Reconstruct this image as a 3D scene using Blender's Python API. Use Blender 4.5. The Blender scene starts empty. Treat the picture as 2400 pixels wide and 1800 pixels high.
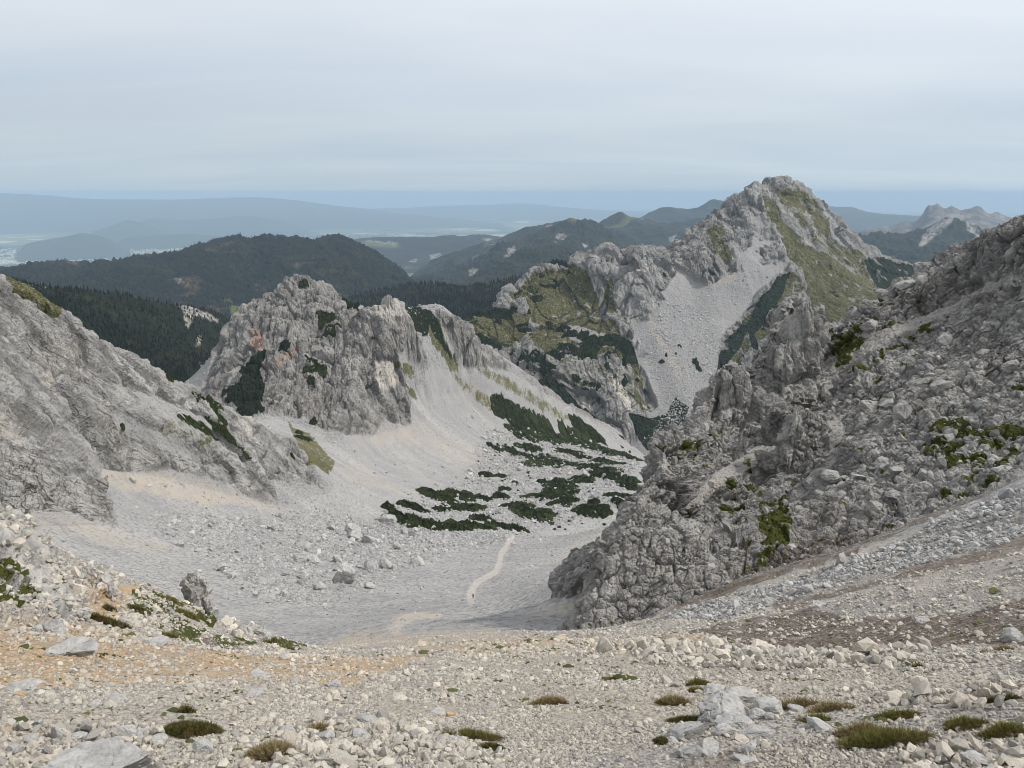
import bpy, math, random, time
import numpy as np
from concurrent.futures import ThreadPoolExecutor
T0 = time.time()
SC = bpy.context.scene
# ---------------------------------------------------------------- camera
W, H, F = 1024, 768, 745.0
PITCH = math.radians(14.35)
cam = bpy.data.cameras.new("camera")
cam.sensor_width = 36.0
cam.lens = 36.0 * F / W
cam.clip_start = 0.05
cam.clip_end = 200000
camo = bpy.data.objects.new("camera", cam)
SC.collection.objects.link(camo)
camo.location = (0, 0, 0)
camo.rotation_euler = (math.pi / 2 - PITCH, 0, 0)
SC.camera = camo
# ---------------------------------------------------------------- light
SUN_EL, SUN_AZ = math.radians(47), math.radians(98)      # azimuth clockwise from +Y
world = bpy.data.worlds.new("World")
SC.world = world
world.use_nodes = True
wn, wl = world.node_tree.nodes, world.node_tree.links
wn.clear()
sky = wn.new("ShaderNodeTexSky")
sky.sky_type = 'NISHITA'; sky.sun_disc = False
sky.sun_elevation = SUN_EL; sky.sun_rotation = SUN_AZ
sky.altitude = 2000; sky.air_density = 1.0; sky.dust_density = 3.0; sky.ozone_density = 1.5
wtc = wn.new("ShaderNodeTexCoord")
wsep = wn.new("ShaderNodeSeparateXYZ"); wl.new(wtc.outputs["Generated"], wsep.inputs[0])
# thin overcast sheet: noise streaks stretched towards the horizon
wadd = wn.new("ShaderNodeMath"); wadd.operation = 'ADD'; wadd.inputs[1].default_value = 0.12
wl.new(wsep.outputs[2], wadd.inputs[0])
wmax = wn.new("ShaderNodeMath"); wmax.operation = 'MAXIMUM'; wmax.inputs[1].default_value = 0.05
wl.new(wadd.outputs[0], wmax.inputs[0])
wdx = wn.new("ShaderNodeMath"); wdx.operation = 'DIVIDE'; wl.new(wsep.outputs[0], wdx.inputs[0]); wl.new(wmax.outputs[0], wdx.inputs[1])
wdy = wn.new("ShaderNodeMath"); wdy.operation = 'DIVIDE'; wl.new(wsep.outputs[1], wdy.inputs[0]); wl.new(wmax.outputs[0], wdy.inputs[1])
wcmb = wn.new("ShaderNodeCombineXYZ"); wl.new(wdx.outputs[0], wcmb.inputs[0]); wl.new(wdy.outputs[0], wcmb.inputs[1])
wmp = wn.new("ShaderNodeMapping"); wmp.inputs["Scale"].default_value = (0.55, 1.3, 1); wmp.inputs["Location"].default_value = (3.1, 0.4, 0)
wmp.inputs["Rotation"].default_value = (0, 0, -0.25)
wl.new(wcmb.outputs[0], wmp.inputs[0])
wno = wn.new("ShaderNodeTexNoise"); wno.inputs["Scale"].default_value = 0.7; wno.inputs["Detail"].default_value = 5
wno.inputs["Roughness"].default_value = 0.5; wno.inputs["Distortion"].default_value = 0.4
wl.new(wmp.outputs[0], wno.inputs["Vector"])
wcr = wn.new("ShaderNodeValToRGB")
SKY_CLOUD_LO, SKY_CLOUD_HI = (5.6, 6.0, 6.7, 1), (7.2, 7.4, 7.7, 1)
wcr.color_ramp.elements[0].position = 0.3; wcr.color_ramp.elements[0].color = (0.885, 0.91, 0.945, 1)
wcr.color_ramp.elements[1].position = 0.65; wcr.color_ramp.elements[1].color = (1.03, 1.02, 1.01, 1)
wl.new(wno.outputs[0], wcr.inputs[0])
wgr = wn.new("ShaderNodeValToRGB"); el = wgr.color_ramp.elements       # overcast veil: duller and bluer in the thick air near the horizon
el[0].position = 0.0; el[0].color = (.435, .53, .61, 1); el[1].position = 1.0; el[1].color = (.83, .86, .89, 1)
for ps, cc in ((.09, (.49, .565, .635)), (.17, (.60, .665, .73)), (.26, (.665, .725, .785)), (.5, (.76, .80, .84))):
    e_ = el.new(ps); e_.color = (*cc, 1)
wzz = wn.new("ShaderNodeMapRange"); wzz.inputs[1].default_value = 0.0; wzz.inputs[2].default_value = 0.9; wl.new(wsep.outputs[2], wzz.inputs[0]); wl.new(wzz.outputs[0], wgr.inputs[0])
wsc = wn.new("ShaderNodeMix"); wsc.data_type = 'RGBA'; wsc.blend_type = 'MULTIPLY'; wsc.inputs[0].default_value = 1
wl.new(wcr.outputs[0], wsc.inputs[6]); wl.new(wgr.outputs[0], wsc.inputs[7])
wscale = wn.new("ShaderNodeMix"); wscale.data_type = 'RGBA'; wscale.blend_type = 'MULTIPLY'; wscale.inputs[0].default_value = 1
wscale.inputs[7].default_value = (13.4, 13.1, 12.8, 1); wsx = wn.new("ShaderNodeMapRange"); wsx.inputs[1].default_value = -0.6; wsx.inputs[2].default_value = 0.6; wsx.inputs[3].default_value = 0.97; wsx.inputs[4].default_value = 1.10; wl.new(wsep.outputs[0], wsx.inputs[0])   # the veil is brighter towards the sun
wsm = wn.new("ShaderNodeMix"); wsm.data_type = 'RGBA'; wsm.blend_type = 'MULTIPLY'; wsm.inputs[0].default_value = 1
wl.new(wsc.outputs[2], wsm.inputs[6]); wl.new(wsx.outputs[0], wsm.inputs[7]); wl.new(wsm.outputs[2], wscale.inputs[6])
# cloud cover thins towards the horizon, where clear hazy air shows
wcov = wn.new("ShaderNodeMapRange"); wcov.inputs[1].default_value = -0.02; wcov.inputs[2].default_value = 0.30
wcov.inputs[3].default_value = 0.88; wcov.inputs[4].default_value = 0.93
wl.new(wsep.outputs[2], wcov.inputs[0])
wmix = wn.new("ShaderNodeMix"); wmix.data_type = 'RGBA'
wl.new(wcov.outputs[0], wmix.inputs[0]); wl.new(sky.outputs[0], wmix.inputs[6]); wl.new(wscale.outputs[2], wmix.inputs[7])
wbg = wn.new("ShaderNodeBackground"); wbg.inputs[1].default_value = 0.1
wout = wn.new("ShaderNodeOutputWorld")
wl.new(wmix.outputs[2], wbg.inputs[0]); wl.new(wbg.outputs[0], wout.inputs[0])

sun = bpy.data.lights.new("sun", 'SUN')
sun.energy = 3.5; sun.angle = math.radians(5); sun.color = (1.0, 0.95, 0.88)
suno = bpy.data.objects.new("sun", sun)
SC.collection.objects.link(suno)
from mathutils import Vector
_sd = Vector((math.sin(SUN_AZ) * math.cos(SUN_EL), math.cos(SUN_AZ) * math.cos(SUN_EL), math.sin(SUN_EL)))
suno.rotation_euler = _sd.to_track_quat('Z', 'Y').to_euler()
SC.view_settings.view_transform = 'Standard'
SC.view_settings.look = 'None'
SC.view_settings.exposure = -0.12
SC.view_settings.gamma = 1.0
SC.cycles.filter_width = 0.85
SC.cycles.max_bounces = 4; SC.cycles.diffuse_bounces = 2; SC.cycles.glossy_bounces = 1
SC.cycles.volume_bounces = 2; SC.cycles.transparent_max_bounces = 4
# ---------------------------------------------------------------- maths helpers
K = 1024.0 / 2212.0           # sketch units (2212 wide) -> pixels
CP, SP = math.cos(PITCH), math.sin(PITCH)
def ray(X, Y):
    a = (np.asarray(X, float) * K - 512) / F
    b = -(np.asarray(Y, float) * K - 384) / F
    dx = a; dy = CP + b * SP; dz = -SP + b * CP
    return dx, dy, dz
def uvt(X, Y, r):
    dx, dy, dz = ray(X, Y)
    return np.arctan2(dx, dy), np.log(r), dz / np.hypot(dx, dy)
def project(x, y, z):
    d = y * CP - z * SP; d = np.maximum(d, 1e-3)
    u = y * SP + z * CP
    return (512 + F * x / d) / K, (384 - F * u / d) / K
POOL = ThreadPoolExecutor(4)
def par(fn, n, chunk=65536):
    fs = [POOL.submit(fn, i, min(i + chunk, n)) for i in range(0, n, chunk)]
    for f in fs: f.result()
_rng = np.random.RandomState(7)
TB = 64
TAB = _rng.rand(4, TB * TB * TB).astype(np.float32)
def _idx(ix, iy, iz): return ((ix & 63) << 12) | ((iy & 63) << 6) | (iz & 63)
def vnoise(p, seed=0):
    """value noise, p (n,3) float32 -> -1..1"""
    n = len(p); out = np.empty(n, np.float32); tab = TAB[seed & 3]
    def f(a, b):
        q = p[a:b] + np.float32(17.31 * (seed + 1))
        i = np.floor(q); t = q - i; i = i.astype(np.int32)
        t = t * t * t * (t * (t * 6 - 15) + 10)
        x0 = (i[:, 0] & 63) << 12; x1 = ((i[:, 0] + 1) & 63) << 12
        y0 = (i[:, 1] & 63) << 6; y1 = ((i[:, 1] + 1) & 63) << 6
        z0 = i[:, 2] & 63; z1 = (i[:, 2] + 1) & 63
        tx, ty, tz = t[:, 0], t[:, 1], t[:, 2]
        def L(A, B, w): return A + (B - A) * w
        c = L(L(L(tab[x0 | y0 | z0], tab[x1 | y0 | z0], tx), L(tab[x0 | y1 | z0], tab[x1 | y1 | z0], tx), ty),
              L(L(tab[x0 | y0 | z1], tab[x1 | y0 | z1], tx), L(tab[x0 | y1 | z1], tab[x1 | y1 | z1], tx), ty), tz)
        out[a:b] = c * 2 - 1
    par(f, n); return out
_R = np.array([[0.36, 0.48, -0.8], [-0.8, 0.60, 0.0], [0.48, 0.64, 0.6]], np.float32)
def fbm(p, octv=4, gain=0.5, seed=0, ridged=False):
    s = np.zeros(len(p), np.float32); a = 1.0; tot = 0; q = p.astype(np.float32)
    for k in range(octv):
        n = vnoise(q, seed + k)
        s += a * ((1 - 2 * np.abs(n)) if ridged else n); tot += a
        a *= gain; q = (q @ _R) * np.float32(2.03)
    return s / tot
def worley(p, seed=0):
    """F1, F2-F1, tilted-facet value and per-cell random"""
    n = len(p); F1 = np.empty(n, np.float32); E = np.empty(n, np.float32); FC = np.empty(n, np.float32); RN = np.empty(n, np.float32)
    def f(a, b):
        q = p[a:b].astype(np.float32) + np.float32(9.7 * (seed + 1))
        i0 = np.floor(q - 0.5).astype(np.int32)
        m = b - a
        d1 = np.full(m, 9, np.float32); d2 = np.full(m, 9, np.float32); fc = np.zeros(m, np.float32); rn = np.zeros(m, np.float32)
        for ox in (0, 1):
            for oy in (0, 1):
                for oz in (0, 1):
                    cx = i0[:, 0] + ox; cy = i0[:, 1] + oy; cz = i0[:, 2] + oz
                    h = _idx(cx, cy, cz)
                    jx = TAB[0][h]; jy = TAB[1][h]; jz = TAB[2][h]; jw = TAB[3][h]
                    vx = q[:, 0] - (cx + 0.15 + 0.7 * jx); vy = q[:, 1] - (cy + 0.15 + 0.7 * jy); vz = q[:, 2] - (cz + 0.15 + 0.7 * jz)
                    d = vx * vx + vy * vy + vz * vz
                    near = d < d1
                    d2 = np.where(near, d1, np.minimum(d2, d))
                    val = (jy - .5) * vx + (jw - .5) * vy + (jx - .5) * vz
                    fc = np.where(near, val, fc); rn = np.where(near, jw, rn)
                    d1 = np.where(near, d, d1)
        s1 = np.sqrt(d1); F1[a:b] = s1; E[a:b] = np.sqrt(d2) - s1; FC[a:b] = fc; RN[a:b] = rn
    par(f, n, 32768); return F1, E, FC, RN
def rbf(cu, cv, ct, u, v):
    """linear-kernel interpolation of scattered points: sharp crests along dense lines"""
    n = len(cu)
    D = np.hypot(cu[:, None] - cu[None], cv[:, None] - cv[None])
    A = np.zeros((n + 3, n + 3)); A[:n, :n] = -D
    A[np.arange(n), np.arange(n)] += -1e-4 * 0
    Pm = np.stack([np.ones(n), cu, cv], 1); A[:n, n:] = Pm; A[n:, :n] = Pm.T
    b = np.zeros(n + 3); b[:n] = ct
    w = np.linalg.solve(A, b)
    out = np.empty(len(u), np.float32); W32 = w[:n].astype(np.float32)
    cu32, cv32 = cu.astype(np.float32), cv.astype(np.float32); u = u.astype(np.float32); v = v.astype(np.float32)
    def f(a, e):
        d = u[a:e, None] - cu32; d *= d
        g = v[a:e, None] - cv32; g *= g; d += g; np.sqrt(d, out=d)
        out[a:e] = -(d @ W32) + w[n] + w[n + 1] * u[a:e] + w[n + 2] * v[a:e]
    par(f, len(u), 8192); return out
def lines_to_pts(lines, step=0.02):
    cu, cv, ct = [], [], []
    for L in lines:
        a = np.array(L, float); U, V, Tt = uvt(a[:, 0], a[:, 1], a[:, 2])
        if len(a) == 1: cu.append(U[0]); cv.append(V[0]); ct.append(Tt[0]); continue
        for i in range(len(a) - 1):
            k = max(1, int(math.ceil(math.hypot(U[i + 1] - U[i], V[i + 1] - V[i]) / step)))
            for j in range(k):
                w = j / k
                cu.append(U[i] + (U[i + 1] - U[i]) * w); cv.append(V[i] + (V[i + 1] - V[i]) * w); ct.append(Tt[i] + (Tt[i + 1] - Tt[i]) * w)
        cu.append(U[-1]); cv.append(V[-1]); ct.append(Tt[-1])
    cu, cv, ct = map(np.array, (cu, cv, ct))
    key = {}
    for i in range(len(cu)):
        key.setdefault((round(cu[i] / 0.0016), round(cv[i] / 0.003)), i)
    s = np.array(sorted(key.values())); return cu[s], cv[s], ct[s]
def back(line, *steps):
    """hidden far side of a crest: copies pushed away and dropped"""
    return [[(x, y + dy, r * fr) for x, y, r in line] for fr, dy in steps]
class Grid:
    """terrain sheet on a fan grid; every vertex is a real point (x,y,z)"""
    def __init__(s, lines, X0, X1, r0, r1, px=1.0, floor=0.25, Yref=900, step=0.02, maxrows=1900):
        s.c = lines_to_pts(lines, step)
        u0 = uvt(X0, Yref, 1)[0]; u1 = uvt(X1, Yref, 1)[0]
        nu = int((u1 - u0) * F / px) + 1
        uu = np.linspace(u0, u1, nu)
        # row spacing follows the size each strip has for a viewer near the valley head
        vv = np.linspace(math.log(r0), math.log(r1), 500)
        us = np.linspace(u0, u1, 40)
        Ug, Vg = np.meshgrid(us, vv)
        t = rbf(*s.c, Ug.ravel(), Vg.ravel()).reshape(Ug.shape)
        R = np.exp(Vg); Y = project(R * np.sin(Ug), R * np.cos(Ug), R * t)[1] * K
        dY = np.clip(-(np.diff(Y, axis=0)), 0, None)
        w = np.sqrt((dY ** 2).mean(1)) + np.abs(np.diff(Y, axis=0)).mean(1) * 0.3 + floor * (vv[1] - vv[0]) * F * 0.2
        cum = np.concatenate([[0], np.cumsum(w)])
        nv = min(maxrows, int(cum[-1] / px) + 1)
        vrow = np.interp(np.linspace(0, cum[-1], nv), cum, vv)
        s.nu, s.nv = nu, nv
        s.U, s.V = [a.ravel() for a in np.meshgrid(uu, vrow)]
        s.uu, s.vrow = uu, vrow
        s.T = rbf(*s.c, s.U, s.V)
        s.R = np.exp(s.V)
        s.P = np.stack([s.R * np.sin(s.U), s.R * np.cos(s.U), s.R * s.T], 1).astype(np.float32)
        s.base()
        print("grid", nu, nv, nu * nv, len(s.c[0]), round(time.time() - T0, 1))
    def base(s):
        s.X, s.Y = project(s.P[:, 0], s.P[:, 1], s.P[:, 2])
        s.N = s.normals()
    def normals(s):
        G = s.P.reshape(s.nv, s.nu, 3)
        a = np.gradient(G, axis=1); b = np.gradient(G, axis=0)
        n = np.cross(a, b); n /= np.linalg.norm(n, axis=2, keepdims=True) + 1e-9
        return n.reshape(-1, 3).astype(np.float32)
    def smooth(s, A, k=1):
        A = A.reshape(s.nv, s.nu)
        for _ in range(k):
            B = np.pad(A, 1, mode='edge')
            A = (B[:-2, 1:-1] + B[2:, 1:-1] + B[1:-1, :-2] + B[1:-1, 2:] + 2 * A) / 6
        return A.ravel()
    def poly(s, pts, rmin=0, rmax=1e9, warp=None, soft=1):
        X = s.X if warp is None else s.X + warp[0]
        Y = s.Y if warp is None else s.Y + warp[1]
        m = in_poly(X, Y, pts) & (s.R > rmin) & (s.R < rmax)
        m = m.astype(np.float32)
        return s.smooth(m, soft) if soft else m
    def height(s, x, y):
        """terrain height at ground points (bilinear in the fan)"""
        u = np.arctan2(x, y); v = np.log(np.hypot(x, y))
        fu = np.clip(np.interp(u, s.uu, np.arange(s.nu)), 0, s.nu - 1.001)
        fv = np.clip(np.interp(v, s.vrow, np.arange(s.nv)), 0, s.nv - 1.001)
        iu, iv = fu.astype(int), fv.astype(int); a, b = fu - iu, fv - iv
        Z = s.P[:, 2].reshape(s.nv, s.nu)
        return (Z[iv, iu] * (1 - a) + Z[iv, iu + 1] * a) * (1 - b) + (Z[iv + 1, iu] * (1 - a) + Z[iv + 1, iu + 1] * a) * b
    def hit(s, X, Y, rmin=0, rmax=1e9):
        """first point of this sheet met when looking at sketch position X,Y"""
        dx, dy, dz = ray(X, Y); u = math.atan2(dx, dy); t = dz / math.hypot(dx, dy)
        iu = int(np.clip(round(float(np.interp(u, s.uu, np.arange(s.nu)))), 0, s.nu - 1))
        P = s.P.reshape(s.nv, s.nu, 3)[:, iu]; R = np.hypot(P[:, 0], P[:, 1]); tt = P[:, 2] / R
        ok = np.nonzero((tt >= t) & (R > rmin) & (R < rmax))[0]
        if len(ok) == 0: return None
        i = ok[0]; r = R[i]
        if i > 0 and tt[i - 1] < t:
            w = (t - tt[i - 1]) / (tt[i] - tt[i - 1] + 1e-9); r = R[i - 1] + (R[i] - R[i - 1]) * w
        return (r * math.sin(u), r * math.cos(u), r * t, r)
def in_poly(X, Y, pts):
    pts = np.array(pts, float); m = np.zeros(len(X), bool)
    bb = np.nonzero((X > pts[:, 0].min()) & (X < pts[:, 0].max()) & (Y > pts[:, 1].min()) & (Y < pts[:, 1].max()))[0]
    if len(bb) == 0: return m
    x, y = X[bb], Y[bb]; c = np.zeros(len(bb), bool); n = len(pts)
    for i in range(n):
        x0, y0 = pts[i]; x1, y1 = pts[(i + 1) % n]
        if y0 == y1: continue
        c ^= ((y0 > y) != (y1 > y)) & (x < (x1 - x0) * (y - y0) / (y1 - y0) + x0)
    m[bb] = c; return m
def raw_mesh(name, V, Fq, mat, attrs=None, smooth=True, parent=None):
    me = bpy.data.meshes.new(name)
    V = np.ascontiguousarray(V, np.float32); Fq = np.ascontiguousarray(Fq, np.int32); k = Fq.shape[1]
    me.vertices.add(len(V)); me.vertices.foreach_set("co", V.ravel())
    me.loops.add(Fq.size); me.loops.foreach_set("vertex_index", Fq.ravel())
    me.polygons.add(len(Fq)); me.polygons.foreach_set("loop_start", np.arange(0, Fq.size, k, dtype=np.int32))
    me.polygons.foreach_set("use_smooth", np.full(len(Fq), smooth))
    me.update(calc_edges=True)
    for nm, A in (attrs or {}).items():
        at = me.attributes.new(nm, 'FLOAT_COLOR', 'POINT')
        B = np.ones((len(V), 4), np.float32); B[:, :A.shape[1]] = A; at.data.foreach_set("color", B.ravel())
    if mat: me.materials.append(mat)
    o = bpy.data.objects.new(name, me); SC.collection.objects.link(o)
    if parent: o.parent = parent
    return o
def tag(o, label=None, cat=None, group=None, kind=None):
    if label: o['label'] = label
    if cat: o['category'] = cat
    if group: o['group'] = group
    if kind: o['kind'] = kind
    return o
def grid_faces(g):
    i = np.arange(g.nu * g.nv, dtype=np.int32).reshape(g.nv, g.nu)
    return np.stack([i[:-1, :-1], i[:-1, 1:], i[1:, 1:], i[1:, :-1]], 2).reshape(-1, 4)
CRISP = []
def emit(g, regions, attrs, cut=None):
    """regions: list of (name, material, vertex mask, label); one mesh for each, seams shared"""
    Fq = grid_faces(g)
    if cut is not None: Fq = Fq[~cut[Fq].all(1)]
    done = np.zeros(len(Fq), bool); out = []
    for nm, mat, mask, lab in regions:
        sel = ~done if mask is None else (~done) & (mask[Fq].sum(1) >= 2)
        done |= sel; f = Fq[sel]
        if len(f) == 0: continue
        used = np.unique(f); mp = np.full(len(g.P), -1, np.int32); mp[used] = np.arange(len(used))
        o = raw_mesh(nm, g.P[used], mp[f], mat, {k: a[used] for k, a in attrs.items()}, smooth=(mat not in CRISP))
        tag(o, lab[0], lab[1], kind='structure'); out.append(o)
    return out
# ---------------------------------------------------------------- terrain outlines: (X, Y, metres away)
QL = 0.85
def Qr(r, z, Xs=(-250, 250, 700, 1106, 1500, 1900, 2450)):
    """a row of ground points at distance r and height z(x)"""
    out = []
    for X in Xs:
        a = (X * K - 512) / F
        # find Y whose elevation gives z at distance r
        lo, hi = -500.0, 9000.0
        for _ in range(50):
            m = (lo + hi) / 2; u, v, t = uvt(X, m, r)
            if t * r > z: lo = m
            else: hi = m
        out.append((X, lo, r))
    return out
LMsky = [(-260, 470, 490), (-120, 560, 475), (0, 612, 470), (60, 640, 470), (125, 678, 471), (180, 705, 472), (260, 745, 474), (320, 780, 475), (360, 806, 476), (440, 860, 477), (490, 880, 477), (540, 905, 478), (600, 950, 485), (650, 985, 505), (690, 1030, 540)]
LPskyL = [(398, 828, 1020), (440, 790, 1010), (470, 752, 1000), (500, 692, 985), (520, 672, 985), (545, 655, 985), (575, 643, 990), (600, 622, 1000), (625, 606, 1005), (640, 596, 1008), (655, 594, 1008), (668, 600, 1005), (700, 610, 1000), (745, 643, 985), (790, 682, 960)]
HORN = [(790, 682, 930), (800, 665, 915), (812, 652, 905), (825, 645, 900), (845, 646, 900), (858, 662, 902), (872, 682, 905), (890, 700, 912), (905, 722, 920), (915, 760, 925)]
CREST = [(870, 668, 985), (905, 671, 990), (945, 675, 990), (960, 682, 990), (984, 700, 1000), (1027, 729, 1030), (1071, 769, 1060), (1124, 796, 1095), (1171, 837, 1125), (1237, 880, 1165), (1290, 905, 1195), (1340, 930, 1230), (1385, 965, 1270)]
G_LINES = [
    Qr(2.2, -2.92), Qr(3.2, -3.52), Qr(4.6, -4.36),
    [(-250, 1530, 8), (250, 1520, 8.4), (700, 1525, 8.4), (1106, 1535, 8.4), (1500, 1535, 8.2), (1900, 1535, 8), (2212, 1535, 8), (2450, 1530, 8)],
    [(-250, 1430, 12), (0, 1430, 12.5), (400, 1450, 12.8), (800, 1462, 13), (1106, 1470, 13), (1400, 1470, 12.4), (1700, 1468, 12), (2212, 1468, 11.5), (2450, 1460, 11)],
    # left foot of the mossy mound, its rim, then the hidden drop
    [(-250, 1290, 16), (0, 1345, 17), (150, 1335, 18), (250, 1335, 19), (350, 1368, 20), (450, 1388, 21), (600, 1413, 23), (740, 1428, 25)],
    [(-250, 1000, 24), (-100, 1070, 23), (0, 1138, 22.5), (50, 1175, 22.3), (100, 1215, 22.3), (135, 1250, 22.3), (190, 1270, 22.5), (250, 1280, 23), (300, 1282, 24), (360, 1292, 25), (430, 1318, 26), (480, 1335, 26.5), (520, 1345, 27), (560, 1370, 28), (600, 1385, 29), (650, 1396, 30), (700, 1406, 31), (745, 1414, 33)],
    [(170, 1303, 21), (240, 1306, 21.5), (300, 1312, 22)],
    [(-250, 1250, 38), (0, 1330, 38), (200, 1390, 38), (400, 1420, 38), (600, 1435, 40), (740, 1430, 44)],
    [(-250, 1320, 85), (0, 1390, 85), (200, 1420, 85), (400, 1425, 85), (600, 1425, 80), (700, 1418, 75)],
    # middle of the slope running down to the path
    [(1000, 1428, 18), (1106, 1422, 18), (1250, 1415, 18)], [(900, 1400, 30), (1106, 1392, 30), (1220, 1388, 30)],
    [(800, 1392, 55), (950, 1372, 52), (1106, 1367, 50), (1200, 1368, 50)],
    [(800, 1360, 100), (900, 1345, 95), (1000, 1338, 90), (1106, 1335, 85), (1170, 1345, 80)], [(830, 1340, 130), (1000, 1315, 150), (1100, 1310, 140), (1180, 1320, 120)],
    [(920, 1290, 215), (1022, 1293, 240), (1060, 1262, 262), (1110, 1250, 262), (1160, 1250, 250), (1200, 1245, 240)], [(1060, 1225, 300), (1108, 1160, 440)], [(1170, 1300, 100), (1200, 1284, 98), (1240, 1266, 96), (1290, 1246, 95), (1340, 1225, 95)], [(1190, 1255, 170), (1260, 1215, 150), (1330, 1160, 140)],
    # right: stony lip, hollow, brown slope, scree up to the crag foot
    [(1300, 1412, 19), (1500, 1408, 17), (1700, 1418, 15.5), (1900, 1418, 15), (2212, 1412, 14.5), (2450, 1400, 14)],
    [(1500, 1412, 22), (1700, 1436, 19), (1900, 1436, 18.5), (2212, 1430, 18), (2450, 1415, 18)],
    [(1300, 1385, 34), (1500, 1368, 31), (1700, 1400, 25), (1900, 1398, 24), (2212, 1380, 23), (2450, 1360, 23)],
    [(1350, 1355, 50), (1500, 1328, 44), (1700, 1310, 39), (1950, 1270, 38), (2212, 1230, 37), (2450, 1170, 37)],
    [(1240, 1376, 58), (1300, 1362, 59), (1400, 1337, 60), (1475, 1313, 61), (1601, 1256, 64), (1688, 1232, 66), (1835, 1189, 69), (1975, 1136, 72), (2075, 1096, 74), (2212, 1045, 76), (2450, 960, 80)],
    [(1300, 1385, 85), (1500, 1330, 95), (1800, 1250, 100), (2100, 1150, 105), (2450, 1020, 105)],
    [(1300, 1300, 200), (1500, 1280, 210), (1900, 1250, 220), (2450, 1200, 220)],
    # valley floor seen beyond the rim
    [(-250, 1300, 160), (0, 1320, 160), (200, 1335, 160), (400, 1355, 150), (600, 1385, 130), (700, 1395, 112), (770, 1385, 100)],
    [(-250, 1120, 265), (-100, 1130, 258), (0, 1130, 258), (100, 1175, 245), (200, 1225, 230), (300, 1255, 220), (420, 1290, 215), (520, 1320, 195), (600, 1335, 185), (700, 1355, 155), (780, 1358, 135)],
    [(250, 1160, 285), (400, 1200, 275), (560, 1230, 265), (700, 1250, 262), (800, 1255, 262), (900, 1250, 270)],
    [(350, 1110, 350), (500, 1150, 350), (650, 1170, 345), (800, 1180, 345), (900, 1195, 340), (1000, 1200, 350)],
    [(450, 1075, 410), (600, 1105, 430), (700, 1120, 450), (800, 1130, 470), (900, 1145, 460), (1000, 1150, 460), (1100, 1160, 455), (1200, 1170, 430), (1300, 1140, 440)],
    [(700, 1065, 575), (800, 1080, 600), (900, 1080, 640), (1000, 1080, 680), (1100, 1080, 700), (1200, 1085, 680), (1330, 1080, 650)],
    [(760, 1010, 660), (900, 1000, 780), (1000, 1010, 830), (1100, 1010, 860), (1200, 1015, 870), (1370, 1010, 850)],
    [(950, 920, 880), (1050, 940, 960), (1150, 950, 1010), (1250, 965, 1050), (1370, 985, 1080)],
    [(900, 850, 900), (1000, 850, 985), (1100, 890, 1030), (1200, 935, 1090), (1300, 955, 1150), (1380, 975, 1200)],
    [(880, 780, 900), (930, 790, 940), (1000, 790, 1005)], [(1400, 1000, 1250), (1460, 1010, 1250), (1800, 1100, 1200), (2450, 1200, 1200)],
    [(1300, 1180, 560), (1500, 1200, 600), (1900, 1250, 600), (2450, 1250, 600)],
    # left mountainside
    [(-250, 1050, 285), (-100, 1095, 282), (0, 1107, 280), (60, 1110, 280), (150, 1103, 290), (200, 1116, 290), (245, 1128, 290)],
    [(-150, 980, 320), (0, 1000, 322), (100, 990, 325), (160, 1000, 328), (205, 1040, 330)],
    [(215, 1010, 375), (260, 1016, 385), (300, 1016, 395), (367, 1010, 410), (447, 1030, 425), (493, 1046, 430), (547, 1073, 435), (603, 1088, 440)],
    [(-150, 830, 378), (0, 850, 378), (120, 860, 392), (250, 880, 415), (400, 920, 440), (520, 970, 455), (590, 1030, 462)],
    [(0, 720, 425), (150, 780, 435), (300, 840, 447), (420, 890, 458)],
    LMsky, *back(LMsky[:13], (1.1, 110)), *back(LMsky[:8], (1.35, 260)),
    [(-260, 1050, 760), (0, 1050, 760), (300, 1000, 750)], [(885, 968, 805), (845, 985, 765), (800, 990, 725)],
    [(640, 1040, 520), (703, 1052, 560)], [(500, 930, 600), (560, 945, 600), (610, 960, 590), (660, 975, 590), (690, 985, 610), (723, 1003, 640)],
    # gully and left peak
    [(440, 905, 720), (480, 905, 700), (540, 890, 720), (560, 905, 720), (613, 905, 740), (660, 930, 720), (700, 950, 700), (737, 936, 700), (765, 937, 735), (801, 940, 760), (831, 906, 805), (885, 915, 850)],
    [(480, 860, 800), (520, 850, 800), (560, 840, 800)], [(398, 850, 960), (440, 840, 930), (470, 860, 880)],
    [(560, 760, 880), (600, 790, 860), (640, 840, 820)],
    [(620, 720, 910), (680, 730, 900), (740, 760, 870)], [(640, 660, 960), (720, 690, 930)],
    [(700, 830, 820), (780, 850, 825), (850, 860, 855)], [(830, 720, 882), (870, 760, 890), (885, 800, 888)], [(780, 770, 865), (740, 880, 780)],
    LPskyL, HORN, CREST, *back(LPskyL, (1.1, 60), (1.4, 160)), *back(CREST, (1.08, 45), (1.25, 120)),
    [(870, 720, 945), (915, 735, 955)],
    [(-260, 1000, 1600), (300, 950, 1600), (800, 900, 1600), (1300, 1000, 1550), (1800, 1100, 1500), (2450, 1200, 1500)],
]
CLAY = None
g = Grid(G_LINES, -230, 2440, 3.4, 1500, px=1.0 * QL, Yref=900)
FG = g
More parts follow.
